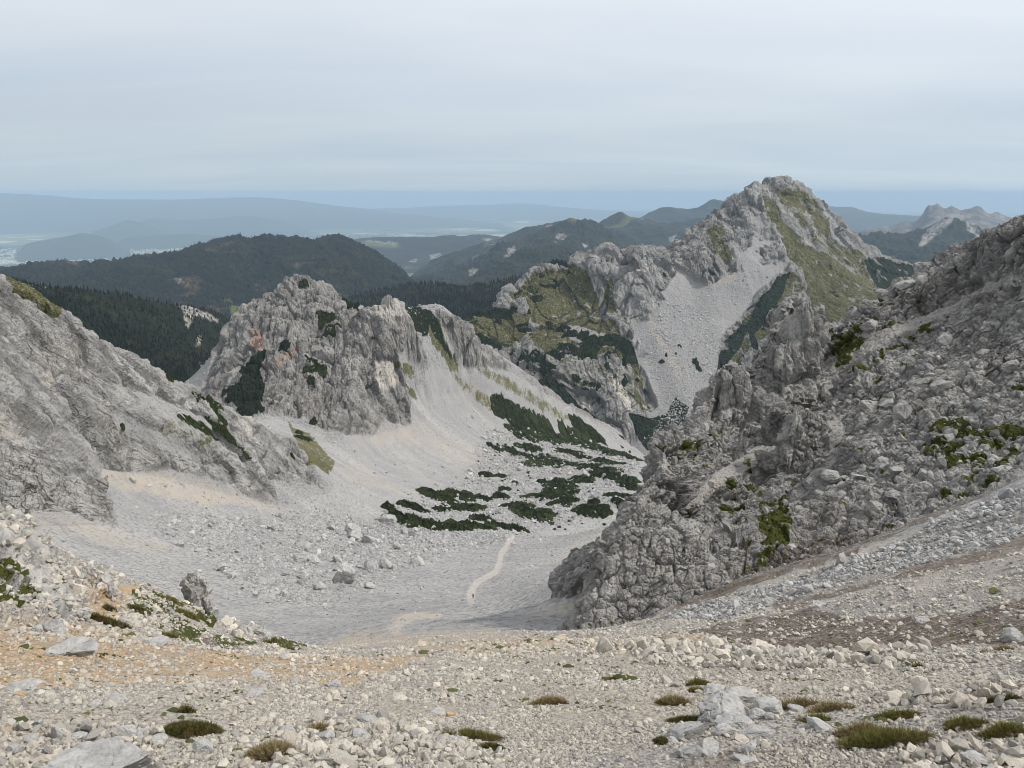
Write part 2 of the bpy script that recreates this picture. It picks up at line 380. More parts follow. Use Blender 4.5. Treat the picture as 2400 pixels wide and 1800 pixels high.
S_sky = [(1240, 1374, 59.5), (1252, 1335, 61), (1270, 1290, 63), (1285, 1255, 65), (1300, 1225, 67), (1320, 1180, 70), (1340, 1140, 73), (1370, 1085, 78), (1400, 1015, 85), (1412, 995, 88), (1432, 975, 91), (1470, 945, 95), (1500, 920, 99), (1535, 895, 103), (1545, 808, 105), (1560, 785, 106), (1582, 783, 106.5), (1600, 800, 107), (1612, 835, 108), (1630, 800, 113), (1648, 762, 117), (1660, 712, 119), (1680, 665, 121), (1700, 645, 122), (1725, 642, 122), (1745, 662, 122), (1757, 690, 122), (1766, 722, 122), (1790, 712, 123), (1830, 690, 124), (1850, 668, 126), (1875, 655, 127), (1905, 658, 128), (1925, 618, 129), (1950, 606, 130), (1985, 608, 132), (2000, 580, 134), (2012, 574, 134), (2026, 590, 134), (2045, 552, 134), (2070, 530, 134), (2110, 505, 133), (2160, 490, 131), (2212, 468, 130), (2330, 420, 128)]
S_foot = [(1245, 1378, 58), (1300, 1364, 58.5), (1400, 1339, 59.5), (1475, 1315, 60.5), (1601, 1258, 63.5), (1688, 1234, 65.5), (1835, 1191, 68.5), (1975, 1138, 71.5), (2075, 1098, 73.5), (2212, 1047, 75.5), (2330, 1000, 77)]
S_LINES = [
    S_sky, S_foot, [(x, y + 45, r * .93) for x, y, r in S_foot], [(x, y + 130, r * .8) for x, y, r in S_foot],
    [(x, y + 100, r * 1.05) for x, y, r in S_sky[16:]], [(x, y + 260, r * 1.3) for x, y, r in S_sky[8:]],
    [(1195, 1400, 59), (1195, 1430, 80), (1200, 1420, 92)], [(1120, 1450, 60), (1120, 1450, 90), (1140, 1430, 120)],
    [(1240, 1390, 66), (1270, 1385, 72), (1310, 1375, 80), (1350, 1360, 88), (1380, 1330, 93)],
    # second little crag behind the foot of the big one
    [(1193, 1275, 97), (1200, 1250, 99), (1225, 1222, 100), (1245, 1208, 101), (1285, 1178, 104), (1330, 1130, 110), (1400, 1105, 114)],
    [(1193, 1292, 95), (1240, 1272, 93), (1290, 1252, 92), (1340, 1235, 92)], [(1160, 1420, 98), (1170, 1420, 115), (1260, 1400, 125), (1400, 1350, 130)],
    [(1420, 1150, 78), (1500, 1120, 82), (1560, 1060, 88), (1640, 1040, 92), (1750, 1060, 86)],
    [(1500, 980, 92), (1560, 960, 97), (1620, 940, 102)],
    [(1560, 870, 104), (1590, 880, 104)], [(1620, 890, 108), (1660, 830, 113), (1690, 800, 116), (1740, 790, 118), (1790, 790, 118)],
    [(1690, 895, 100), (1710, 892, 100), (1730, 920, 99)], [(1675, 960, 97), (1700, 990, 94), (1740, 1000, 94)], [(1640, 900, 106), (1770, 900, 108)],
    [(1850, 800, 112), (1950, 770, 115), (2070, 700, 119), (2212, 640, 121)], [(1850, 960, 90), (2000, 920, 93), (2150, 880, 95), (2330, 820, 97)],
    [(1900, 1080, 79), (2050, 1020, 82), (2212, 960, 85)], [(1950, 690, 123), (2050, 640, 126), (2150, 590, 125)],
]
S = Grid(S_LINES, 1130, 2290, 50, 175, px=0.72 * QL, Yref=900)
M_sky = [(940, 730, 1480), (975, 702, 1490), (997, 694, 1500), (1024, 681, 1520), (1060, 676, 1540), (1091, 670, 1560), (1098, 655, 1580), (1107, 636, 1600), (1131, 623, 1620), (1164, 604, 1650), (1190, 594, 1655), (1217, 590, 1655), (1236, 586, 1655), (1246, 572, 1655), (1257, 563, 1650), (1271, 560, 1645), (1283, 553, 1640), (1294, 558, 1635), (1305, 546, 1630), (1318, 543, 1630), (1331, 557, 1628), (1346, 566, 1628), (1358, 548, 1630), (1370, 532, 1632), (1384, 519, 1635), (1395, 524, 1640), (1408, 534, 1650), (1425, 542, 1680), (1445, 547, 1720), (1462, 527, 1760), (1475, 514, 1790), (1498, 486, 1840), (1508, 483, 1850), (1518, 484, 1860), (1530, 463, 1880), (1541, 448, 1890), (1555, 447, 1900), (1562, 453, 1910), (1572, 450, 1930), (1585, 446, 1950), (1601, 426, 1990), (1615, 412, 2010), (1631, 403, 2030), (1648, 402, 2050), (1664, 395, 2070), (1678, 391, 2080), (1690, 399, 2080), (1703, 394, 2085), (1721, 401, 2090), (1735, 407, 2095), (1748, 418, 2100), (1762, 436, 2110), (1780, 438, 2120), (1790, 446, 2130), (1805, 470, 2150), (1825, 499, 2180), (1842, 512, 2200), (1858, 519, 2230), (1871, 538, 2260), (1888, 554, 2300), (1910, 565, 2350), (1931, 572, 2400), (1955, 578, 2450), (1978, 582, 2480), (1992, 596, 2500), (2050, 640, 2550), (2200, 700, 2600)]
M_LINES = [
    M_sky, [(x, y + 11, r * .983) for x, y, r in M_sky if 1240 < x < 1720], [(x, y + 26, r * .965) for x, y, r in M_sky if 1240 < x < 1700], *back(M_sky, (1.08, 50), (1.3, 150)),
    [(900, 1010, 1200), (1100, 1000, 1200), (1250, 990, 1200), (1330, 985, 1200), (1400, 985, 1200), (1600, 985, 1180), (2000, 960, 1180), (2250, 960, 1180)],
    [(1000, 760, 1380), (1080, 768, 1370), (1150, 762, 1375), (1210, 752, 1385), (1300, 745, 1400), (1350, 745, 1405), (1378, 775, 1400)],
    [(1010, 800, 1330), (1100, 800, 1320), (1150, 830, 1290), (1180, 850, 1275), (1250, 905, 1250), (1330, 950, 1215), (1400, 965, 1215)],
    [(1215, 790, 1345), (1300, 830, 1310), (1360, 850, 1300), (1400, 870, 1290)], [(1300, 895, 1255), (1380, 910, 1250), (1430, 930, 1240)],
    [(1090, 720, 1450), (1200, 690, 1500), (1280, 690, 1490), (1320, 715, 1450)], [(1150, 650, 1580), (1250, 625, 1590), (1300, 650, 1540)],
    [(1290, 590, 1610), (1320, 600, 1590), (1330, 650, 1540), (1350, 700, 1480)],
    [(1390, 690, 1480), (1405, 650, 1520), (1450, 640, 1560), (1470, 600, 1620), (1440, 575, 1680)],
    [(1400, 760, 1400), (1420, 830, 1330), (1450, 900, 1265)], [(1450, 720, 1450), (1480, 780, 1390), (1500, 850, 1320)],
    [(1500, 560, 1690), (1540, 600, 1640), (1575, 595, 1650), (1600, 560, 1690), (1620, 520, 1760), (1650, 510, 1800), (1690, 520, 1810)],
    [(1550, 640, 1590), (1560, 700, 1530), (1555, 760, 1460)], [(1500, 620, 1620), (1500, 680, 1540)], [(1620, 620, 1630), (1640, 570, 1690)],
    [(1717, 568, 1770), (1690, 590, 1740), (1665, 618, 1690), (1640, 645, 1640), (1620, 680, 1590), (1600, 700, 1560), (1575, 712, 1530), (1557, 735, 1490), (1556, 770, 1450), (1540, 800, 1410), (1530, 850, 1350), (1520, 890, 1290)],
    [(1600, 760, 1470), (1640, 720, 1530), (1680, 680, 1600)], [(1570, 830, 1380), (1620, 800, 1400), (1680, 760, 1460), (1760, 730, 1530)], [(1740, 600, 1740), (1740, 650, 1680)],
    [(1700, 450, 1960), (1712, 500, 1880), (1717, 540, 1810)], [(1640, 430, 1950), (1650, 470, 1880)], [(1560, 500, 1800), (1590, 480, 1850)],
    [(1760, 500, 1960), (1820, 560, 1960), (1880, 620, 1960), (1930, 640, 2000)], [(1780, 620, 1780), (1830, 660, 1770), (1880, 680, 1800)], [(1800, 480, 2070), (1860, 550, 2100), (1950, 600, 2250)],
    [(1850, 800, 1450), (2100, 800, 1500)],
]
M = Grid(M_LINES, 925, 2120, 1180, 2900, px=0.72 * QL, Yref=600)
# ---------------------------------------------------------------- materials
class NT:
    def __init__(s, name):
        s.m = bpy.data.materials.new(name); s.m.use_nodes = True
        s.t = s.m.node_tree; s.t.nodes.clear()
        s.out = s.t.nodes.new("ShaderNodeOutputMaterial"); s.tc = s.t.nodes.new("ShaderNodeTexCoord")
    def n(s, typ, ins=None, **kw):
        nd = s.t.nodes.new(typ)
        for k, v in kw.items(): setattr(nd, k, v)
        for k, v in (ins or {}).items():
            if hasattr(v, 'is_output') or isinstance(v, bpy.types.NodeSocket): s.t.links.new(v, nd.inputs[k])
            else: nd.inputs[k].default_value = v
        return nd
    def math(s, op, a, b=0.0, clamp=False):
        return s.n("ShaderNodeMath", {0: a, 1: b}, operation=op, use_clamp=clamp).outputs[0]
    def mix(s, f, a, b, mode='MIX'):
        c = lambda v: (*v, 1) if isinstance(v, tuple) and len(v) == 3 else v
        return s.n("ShaderNodeMix", {0: f, 6: c(a), 7: c(b)}, data_type='RGBA', blend_type=mode).outputs[2]
    def rng(s, v, a, b, c=0.0, d=1.0, smooth=False):
        return s.n("ShaderNodeMapRange", {0: v, 1: a, 2: b, 3: c, 4: d}, interpolation_type='SMOOTHSTEP' if smooth else 'LINEAR').outputs[0]
    def noise(s, scale, detail=4, rough=.55, vec=None, dist=0.0):
        return s.n("ShaderNodeTexNoise", {"Vector": vec or s.tc.outputs["Object"], "Scale": scale, "Detail": detail, "Roughness": rough, "Distortion": dist}).outputs[0]
    def vor(s, scale, feature='F1', out=0, vec=None, rnd=1.0):
        return s.n("ShaderNodeTexVoronoi", {"Vector": vec or s.tc.outputs["Object"], "Scale": scale, "Randomness": rnd}, feature=feature).outputs[out]
    def map(s, scale, rot=(0, 0, 0)):
        return s.n("ShaderNodeMapping", {"Vector": s.tc.outputs["Object"], "Scale": scale, "Rotation": rot}).outputs[0]
    def attr(s, name):
        a = s.n("ShaderNodeAttribute", attribute_name=name); s.alpha = a.outputs["Alpha"]
        p = s.n("ShaderNodeSeparateColor", {0: a.outputs[0]}); return p.outputs
    def done(s, col, rough=0.9, bump=None, bstr=0.5, bdist=1.0, spec=0.2):
        p = s.n("ShaderNodeBsdfPrincipled", {"Base Color": col, "Roughness": rough, "Specular IOR Level": spec})
        if bump is not None:
            b = s.n("ShaderNodeBump", {"Height": bump, "Strength": bstr, "Distance": bdist}); s.t.links.new(b.outputs[0], p.inputs["Normal"])
        s.t.links.new(p.outputs[0], s.out.inputs[0]); return s.m
def terrain_mat(name, L, rock=((.25, .24, .235), (.44, .43, .415)), scree=((.28, .278, .275), (.41, .405, .395)), grass=((.055, .062, .012), (.13, .115, .032)), stain=.75, scree_l=None, fold=(0.0, 1.0), crack_shade=.6, bs=.8, gap_shade=.5):
    """L: size in metres of the middling blocks of rock on this piece of land"""
    t = NT(name)
    fv = t.n("ShaderNodeMapping", {"Vector": t.tc.outputs["Object"], "Rotation": (0, fold[0], 0)}).outputs[0]
    fv = t.n("ShaderNodeMapping", {"Vector": fv, "Scale": (fold[1], 1, 1)}).outputs[0]
    a = t.attr("m1"); c = t.attr("m3"); b = t.attr("m2"); stk = t.alpha
    n1 = t.noise(1 / (L * 8), 6, .6); n2 = t.noise(1 / (L * 1.4), 8, .7, fv); n3 = t.noise(1 / (L * .35), 4, .7)
    st = t.noise(1.0, 5, .6, t.map((1 / (L * 1.2), 1 / (L * 1.2), 1 / (L * 5)), (0, .5, 0)))
    wv = t.n('ShaderNodeVectorMath', {0: t.n('ShaderNodeTexNoise', {'Vector': fv, 'Scale': 1 / L, 'Detail': 4.0}).outputs[1], 1: (L * 1.6,) * 3, 2: fv}, operation='MULTIPLY_ADD').outputs[0]
    ve = t.vor(1 / (L * 1.3), 'DISTANCE_TO_EDGE', vec=wv); ve2 = t.vor(1 / (L * .4), 'DISTANCE_TO_EDGE', vec=wv)
    rk = t.mix(t.rng(n2, .3, .68), rock[0], rock[1])
    rk = t.mix(t.math('MULTIPLY', t.rng(st, .5, .72), stain), rk, (.12, .114, .109))
    rk = t.mix(t.math('MULTIPLY', t.rng(n1, .56, .7), .35), rk, (.40, .36, .31))
    crk = t.math('MULTIPLY', t.math('MAXIMUM', t.rng(ve, .0, .035, 1, 0), t.math('MULTIPLY', t.rng(ve2, 0, .06, 1, 0), .6)), t.rng(n1, .42, .6))
    rk = t.mix(t.math('MULTIPLY', crk, crack_shade), rk, (.06, .057, .054))  # cracks coloured darker so crevices look deep: painted shade
    sl = scree_l or L * .3
    s1 = t.vor(1 / sl, 'F1', 1); s1 = t.n("ShaderNodeSeparateColor", {0: s1}).outputs[0]
    s2 = t.vor(1 / (sl * .3), 'F1', 1); s2 = t.n("ShaderNodeSeparateColor", {0: s2}).outputs[1]
    sc = t.mix(t.math('ADD', t.math('MULTIPLY', s1, .5), t.math('MULTIPLY', s2, .5)), scree[0], scree[1])
    sc = t.mix(t.rng(stk, .15, .85), t.mix(.5, sc, (.24, .24, .25)), t.mix(.3, sc, (.50, .475, .44)))
    d1 = t.vor(1 / (sl * .8), 'F1', 0); sc = t.mix(t.rng(d1, .5, .8, 0, gap_shade), sc, (.10, .098, .10))  # shade in the gaps between stones, painted into the scree colour
    warm = t.mix(t.rng(n3, .3, .7), (.46, .385, .305), (.38, .335, .28))
    sc = t.mix(t.math('MULTIPLY', b[2], t.rng(n2, .32, .62, .25, .95)), sc, warm)
    gr = t.mix(t.rng(n2, .3, .7), grass[0], grass[1]); gr = t.mix(t.rng(n3, .55, .7, 0, .5), gr, (.04, .05, .012))
    soil = t.mix(t.rng(n3, .3, .72), (.36, .22, .105), (.54, .41, .27))
    brown = t.mix(t.rng(n3, .3, .7), (.045, .031, .022), (.16, .12, .088))
    pine = t.mix(t.rng(n3, .35, .65), (.004, .008, .004), (.016, .026, .009))
    def cris(v, k=.7): return t.rng(t.math('ADD', v, t.math('MULTIPLY', t.math('SUBTRACT', n3, .5), k)), .36, .62)
    col = t.mix(a[0], sc, rk)
    col = t.mix(t.math('MULTIPLY', c[2], .8), col, (.40, .22, .14))
    col = t.mix(t.math('MULTIPLY', c[0], .85), col, (.56, .52, .47))
    col = t.mix(t.math('MULTIPLY', a[2], t.rng(n3, .35, .6, .6, 1.0)), col, soil); col = t.mix(t.math('MULTIPLY', b[0], t.rng(n3, .38, .7, 1.0, .4)), col, brown)
    col = t.mix(t.math('MULTIPLY', cris(a[1], 1.6), t.rng(t.noise(1 / (L * .22), 5, .7), .34, .5, .35, .97)), col, gr); col = t.mix(cris(c[1], 1.2), col, t.mix(n3, (.03, .045, .006), (.085, .085, .018))); col = t.mix(cris(b[1], .8), col, pine)
    h = t.math('ADD', t.math('MULTIPLY', n2, L * .5), t.math('MULTIPLY', n3, L * .22))
    h = t.math('SUBTRACT', h, t.math('MULTIPLY', t.math('MULTIPLY', crk, a[0]), L * .12))
    h = t.math('SUBTRACT', h, t.math('MULTIPLY', d1, sl * .35))
    return t.done(col, .92, h, bs, 1.0)
MAT_NEAR = terrain_mat("stony ground", .5, bs=.8, gap_shade=.8, scree_l=.07, scree=((.29, .265, .232), (.56, .505, .435)), rock=((.30, .29, .275), (.54, .525, .50)))
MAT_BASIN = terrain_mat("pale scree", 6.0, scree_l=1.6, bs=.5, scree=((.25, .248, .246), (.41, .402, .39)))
MAT_LEFT = terrain_mat("left limestone", 8.0, rock=((.17, .166, .160), (.48, .468, .447)), bs=1.0, stain=.8, scree_l=1.2, fold=(-.62, .3))
MAT_PEAK = terrain_mat("peak limestone", 12.0, rock=((.14, .134, .127), (.40, .384, .362)), scree_l=2.5, bs=1.0, stain=.95, fold=(-1.35, .4))
MAT_SPUR = terrain_mat("crag limestone", 2.2, rock=((.18, .174, .168), (.44, .428, .41)), scree_l=.35, stain=.95, fold=(.75, .3), crack_shade=.9, bs=1.0)
MAT_MID = terrain_mat("middle ridge limestone", 20.0, scree=((.20, .198, .197), (.32, .315, .308)), rock=((.15, .145, .138), (.38, .37, .352)), scree_l=3.0, bs=.9, gap_shade=.2, fold=(1.3, .45), grass=((.042, .048, .010), (.105, .092, .024)))
CRISP += [MAT_LEFT, MAT_PEAK, MAT_SPUR, MAT_MID]
# ---------------------------------------------------------------- relief
def warpf(g, L, amp, seed):
    """wobble in sketch units so traced edges look natural"""
    p = g.P / np.float32(L)
    return (fbm(p, 4, .6, seed) * amp, fbm(p + 31, 4, .6, seed + 1) * amp)
def cragify(g, mask, scales, S3=None, dirn=None):
    """scales: (size m, relief m, crack depth m). Blocks, facets and cracks pushed out along the surface normal"""
    idx = np.nonzero(mask > .02)[0]
    if len(idx) == 0: return
    P0 = g.P[idx].copy(); N = g.N[idx]
    Q = P0 if S3 is None else (P0 @ np.asarray(S3, np.float32).T)
    d = np.zeros(len(idx), np.float32); side = np.zeros((len(idx), 3), np.float32)
    for k, (L, a, c) in enumerate(scales):
        q = Q / np.float32(L) + fbm(Q / np.float32(L * 1.7), 2, .5, k + 5)[:, None] * .35
        F1, E, FC, RN = worley(q, k)
        d += a * (FC * 2.2 + (RN - .5) * .7) - c * np.exp(-E * 9)
        d += a * .5 * fbm(Q / np.float32(L * .8), 3, .5, k + 2, ridged=True)
    g.P[idx] += (N * (d * mask[idx])[:, None]).astype(np.float32)
def pebbly(g, mask, L, a, seed=0):
    F1, E, FC, RN = worley(g.P / np.float32(L), seed)
    g.P[:, 2] += mask * a * np.clip(.62 - F1, 0, 1) * (RN * 1.6)
def zero(g): return np.zeros(len(g.P), np.float32)
def comb(g, lst, rock, soft=1):
    m = zero(g)
    return m
# ================================================================ G: ground, basin, left mountainside, left peak
w1 = warpf(g, 9.0, 7, 1); w2 = warpf(g, 1.0, 8, 3); wb = warpf(g, 26.0, 14, 5)
R = g.R
near = R < 60
rockL = g.poly([(-300, 400), (0, 600), (150, 680), (360, 790), (490, 865), (600, 935), (650, 970), (710, 1050), (640, 1038), (585, 1036), (606, 1090), (547, 1075), (493, 1048), (447, 1032), (367, 1012), (300, 1018), (253, 1018), (213, 1010), (215, 1050), (252, 1132), (200, 1122), (147, 1105), (60, 1098), (67, 1130), (-300, 1140)], 262, 640, w1, 2)
strip = g.poly([(270, 835), (330, 850), (440, 900), (480, 970), (410, 945), (330, 895)], 262, 640, w1, 3)
strip = np.maximum(strip, .8 * g.poly([(240, 890), (330, 930), (430, 985), (440, 1005), (350, 975), (260, 930)], 262, 640, w1, 3))
rockL *= 1 - .85 * strip
rockP = g.poly([(470, 740), (498, 680), (540, 640), (600, 605), (640, 580), (665, 580), (700, 600), (740, 630), (790, 670), (820, 630), (850, 635), (880, 680), (905, 716), (925, 793), (880, 770), (857, 765), (872, 800), (882, 870), (887, 917), (831, 905), (801, 942), (765, 938), (737, 935), (700, 930), (660, 902), (610, 897), (560, 900), (470, 930), (430, 860)], 640, 1060, w1, 2)
ridgeR = g.poly([(940, 665), (990, 690), (1030, 722), (1075, 765), (1110, 795), (1075, 800), (1040, 790), (1015, 800), (985, 770), (960, 710)], 900, 1120, w1, 2)
ridgeR = np.maximum(ridgeR, .7 * g.poly([(1110, 790), (1175, 830), (1240, 875), (1330, 925), (1240, 890), (1170, 852)], 1000, 1260, w1, 2))
mound = g.poly([(-300, 950), (0, 1100), (50, 1150), (110, 1200), (180, 1250), (205, 1225), (240, 1225), (248, 1275), (205, 1300), (190, 1290), (175, 1310), (140, 1330), (60, 1345), (-300, 1340)], 14, 30, w2, 2)
mound2 = g.poly([(445, 1310), (475, 1325), (525, 1335), (570, 1370), (600, 1390), (560, 1400), (500, 1375), (430, 1345)], 14, 31, w2, 2)
rock = np.maximum.reduce([rockL, rockP, ridgeR, mound, mound2])
# big crag relief
def squash(d, k):
    d = np.array(d, float); d /= np.linalg.norm(d); return np.eye(3) - (1 - k) * np.outer(d, d)
rot = squash((.78, -.15, -.6), .33)          # ribs running down to the right
cragify(g, rockL, [(34, 4.5, 2.6), (15, 3.6, 2.2), (6.5, 2.0, 1.4), (2.8, .95, .6), (1.3, .35, .25)], rot)
cragify(g, np.maximum(rockP, ridgeR), [(55, 4.5, 4.0), (27, 5.5, 4.0), (12, 3.2, 2.4), (5.5, 1.4, 1.0), (2.6, .5, .4)], squash((.25, -.35, -.9), .4))
cragify(g, np.maximum(mound, mound2), [(2.4, .30, .14), (1.0, .20, .10), (.42, .09, .05), (.18, .04, .02)])
soft = (1 - rock)
# scree: gentle swells, ribs down the fans, and the knobbly rock-strewn floor
farm = soft * (R > 60)
g.P[:, 2] += farm * (fbm(g.P / 60, 3, .5, 2) * 1.6 + fbm(g.P / 14, 3, .5, 1) * .35)
wr = g.P[:, [0, 1, 2]] * np.float32([.06, .014, .0])
g.P[:, 2] += farm * (R > 500) * (R < 1100) * fbm((g.P @ squash((.72, .10, -.68), .1).T.astype(np.float32)) / 13, 3, .5, 4, True) * 1.0
pebbly(g, farm, 1.3, .16, 1); pebbly(g, farm * (R > 300), 2.6, .6, 2)
rub = g.poly([(300, 1110), (560, 1120), (700, 1100), (800, 1130), (860, 1090), (1000, 1040), (1050, 930), (1150, 920), (1300, 960), (1385, 1000), (1340, 1100), (1150, 1150), (1000, 1190), (900, 1230), (800, 1270), (700, 1310), (560, 1300), (470, 1230)], 200, 1300, wb, 6)
RUBBLE = rub * soft
pebbly(g, RUBBLE, 3.2, 1.3, 3); pebbly(g, RUBBLE, 7, 2.0, 4)
nearm = soft * (R <= 60)
g.P[:, 2] += nearm * np.clip(R / 25, .12, 1) * (fbm(g.P / 3.5, 4, .5, 6) * .28 + fbm(g.P / .7, 3, .5, 7) * .07)
pebbly(g, nearm * (R > 9), .28, .07, 5); pebbly(g, nearm * (R > 22), .6, .16, 6); pebbly(g, nearm * (R <= 14), .1, .03, 7)
rslope = g.poly([(1240, 1380), (1400, 1340), (1600, 1262), (1840, 1195), (2075, 1100), (2300, 1010), (2500, 1000), (2500, 1440), (1700, 1430), (1500, 1400)], 20, 110, w2, 3)
g.P[:, 2] += rslope * (fbm(g.P / 6, 4, .55, 8) * .5)
# ------------- what covers the ground
def mk(g, lst):
    m = zero(g)
    for item in lst:
        pts, r0, r1, val = item[:4]; w = item[4] if len(item) > 4 else w1; sf = item[5] if len(item) > 5 else 1
        m = np.maximum(m, val * g.poly(pts, r0, r1, w, sf))
    return m
NZ1 = fbm(g.P / 7, 4, .6, 11); NZ2 = fbm(g.P / 22, 4, .6, 12); NZn = fbm(g.P / .8, 4, .6, 13)
grass = mk(g, [([(-20, 590), (60, 625), (100, 645), (130, 684), (118, 690), (100, 676), (60, 656), (25, 640)], 262, 640, 1),
    ([(613, 892), (635, 925), (668, 938), (724, 1002), (710, 1022), (693, 1038), (668, 1000), (640, 956)], 500, 800, .95),
    ([(841, 779), (882, 788), (913, 826), (895, 824), (860, 800)], 700, 1000, .8), ([(868, 818), (888, 840), (908, 866), (890, 862), (872, 840)], 700, 1000, .8),
    ([(925, 672), (950, 690), (965, 740), (992, 800), (975, 800), (948, 762), (925, 720)], 850, 1100, .9),
    ([(1000, 760), (1060, 800), (1124, 830), (1237, 905), (1290, 935), (1200, 905), (1110, 850), (1040, 810)], 900, 1280, .55),
    ([(960, 785), (1005, 825), (1070, 870), (1100, 905), (1050, 885), (985, 830)], 850, 1200, .55), ([(360, 900), (470, 930), (540, 990), (430, 975), (330, 930)], 262, 640, .35, w1, 5),
    ([(60, 1020), (130, 1030), (140, 1070), (80, 1080)], 262, 640, .3, w1, 5), ([(640, 1020), (700, 1060), (650, 1080), (600, 1040)], 400, 700, .22, wb, 5)])
grass = np.clip(grass * (1.1 + NZ1 * 1.1), 0, 1)
gf = mk(g, [([(500, 1640), (560, 1590), (620, 1570), (660, 1590), (620, 1659), (560, 1700), (500, 1700)], 3, 12, .6, w2), ([(1420, 1500), (1490, 1480), (1540, 1500), (1500, 1530), (1420, 1530)], 5, 14, .7, w2),
    ([(1700, 1520), (1850, 1530), (2000, 1535), (2212, 1560), (2250, 1600), (1950, 1600), (1800, 1570)], 5, 14, .7, w2), ([(1130, 1510), (1180, 1490), (1240, 1500), (1230, 1525), (1150, 1530)], 5, 14, .7, w2)])
gf = np.clip(gf * (1 + NZn * 2), 0, 1) * .25
moss = mk(g, [([(-200, 1190), (20, 1210), (60, 1250), (90, 1310), (60, 1330), (-200, 1330)], 14, 30, .9, w2), ([(285, 1275), (380, 1290), (430, 1310), (470, 1330), (460, 1370), (400, 1385), (330, 1350), (290, 1320)], 14, 32, .9, w2),
    ([(110, 1248), (165, 1252), (160, 1265), (120, 1262)], 14, 32, 1, w2), ([(560, 1365), (640, 1385), (690, 1405), (620, 1400)], 14, 36, .8, w2), ([(450, 1380), (520, 1380), (560, 1400), (480, 1400)], 14, 32, .5, w2),
    ([(1500, 1230), (1800, 1180), (2000, 1120), (2000, 1140), (1600, 1262)], 50, 110, .3, w2)])
moss = np.clip(moss * (.75 + NZn * 2.6), 0, 1)
soil = mk(g, [([(168, 1262), (235, 1272), (305, 1268), (275, 1312), (240, 1345), (180, 1330), (185, 1300)], 14, 40, 1, w2, 2), ([(-200, 1350), (200, 1345), (330, 1385), (560, 1415), (760, 1425), (920, 1415), (860, 1440), (760, 1478), (520, 1470), (300, 1478), (100, 1500), (-200, 1500)], 9, 60, .85, w2, 4),
    ([(850, 1400), (1100, 1380), (1500, 1385), (1560, 1400), (1400, 1415), (1000, 1420)], 15, 80, .5, w2, 5), ([(-200, 1560), (60, 1560), (120, 1600), (-200, 1610)], 3, 12, .4, w2, 4)])
soil = np.clip(soil * (.95 + NZn * .9), 0, 1)
brown = mk(g, [([(1481, 1362), (1606, 1345), (1756, 1313), (1906, 1343), (2056, 1325), (2230, 1290), (2500, 1280), (2500, 1400), (2006, 1410), (1731, 1425), (1606, 1405), (1531, 1383)], 18, 110, 1, w2, 3),
    ([(1240, 1385), (1400, 1346), (1600, 1256), (1690, 1226), (1835, 1182), (1975, 1130), (2075, 1088), (2212, 1036), (2212, 1052), (2075, 1104), (1975, 1146), (1835, 1200), (1690, 1244), (1600, 1275), (1400, 1360)], 40, 110, .8, w2, 1),
    ([(1660, 1306), (1900, 1245), (2212, 1160), (2400, 1120), (2400, 1150), (2212, 1185), (1900, 1262), (1700, 1318)], 20, 110, .7, w2, 2),
    ([(1500, 1640), (1700, 1600), (1900, 1590), (2100, 1640), (2212, 1700), (1400, 1700)], 3, 9, .5, w2, 3), ([(1130, 1590), (1250, 1560), (1320, 1590), (1200, 1659)], 3, 9, .25, w2, 3), ([(380, 1360), (440, 1370), (560, 1400), (480, 1410)], 14, 32, .5, w2)])
brown = np.clip(brown * (1.15 + NZn * 1.1), 0, 1)
warm = mk(g, [([(213, 1008), (330, 1030), (420, 1045), (560, 1092), (520, 1098), (400, 1080), (300, 1062), (230, 1045)], 200, 600, .75, wb, 4), ([(-100, 1110), (100, 1108), (250, 1140), (380, 1180), (330, 1190), (150, 1160), (0, 1150)], 150, 600, .5, wb, 4),
    ([(300, 1015), (450, 1040), (600, 1092), (660, 1120), (560, 1100), (400, 1050)], 200, 600, .5, wb, 3), ([(740, 940), (850, 905), (960, 960), (1010, 1010), (900, 960), (800, 960)], 500, 1000, .5, wb, 4),
    ([(830, 905), (900, 900), (1000, 950), (1100, 1010), (1010, 1000), (900, 940)], 600, 1000, .35, wb, 4), ([(960, 800), (1060, 850), (1200, 935), (1290, 950), (1180, 960), (1060, 890)], 800, 1200, .35, wb, 4),
    ([(700, 1010), (760, 1000), (900, 1075), (820, 1060)], 500, 800, .35, wb, 4),
    ([(660, 1395), (760, 1360), (840, 1345), (850, 1330), (900, 1322), (955, 1322), (950, 1332), (890, 1338), (866, 1352), (880, 1372), (1000, 1366), (1160, 1372), (1180, 1385), (900, 1398), (740, 1405)], 30, 220, .8, w2, 1),
    ([(1080, 1340), (1200, 1310), (1265, 1295), (1260, 1305), (1180, 1330)], 60, 240, .5, w2, 2), ([(1150, 1230), (1330, 1160), (1330, 1130), (1240, 1170)], 200, 500, .35, wb, 2), ([(700, 1410), (1200, 1400), (2300, 1480), (2300, 1520), (1300, 1560), (0, 1620), (0, 1500), (500, 1480)], 4, 40, .75, w2, 6), ([(960, 1390), (1250, 1385), (1200, 1500), (1400, 1640), (1100, 1600), (1020, 1500)], 4, 80, .8, w2, 6)])
PATH = mk(g, [([(1108, 1156), (1112, 1160), (1098, 1183), (1088, 1200), (1084, 1222), (1074, 1240), (1052, 1254), (1036, 1264), (1028, 1276), (1024, 1300), (1014, 1302), (1008, 1290), (1014, 1270), (1026, 1254), (1046, 1242), (1064, 1230), (1072, 1215), (1078, 1192), (1092, 1172)], 150, 480, 1, None, 0)])
PATH2 = mk(g, [([(955, 1321), (955, 1328), (900, 1332), (872, 1344), (862, 1356), (868, 1372), (850, 1374), (838, 1352), (850, 1338), (880, 1326)], 40, 300, .9, None, 1)])
warm = np.clip(np.maximum(warm * (.9 + NZ2 * .9), np.maximum(PATH * .35, PATH2 * .8)), 0, 1)
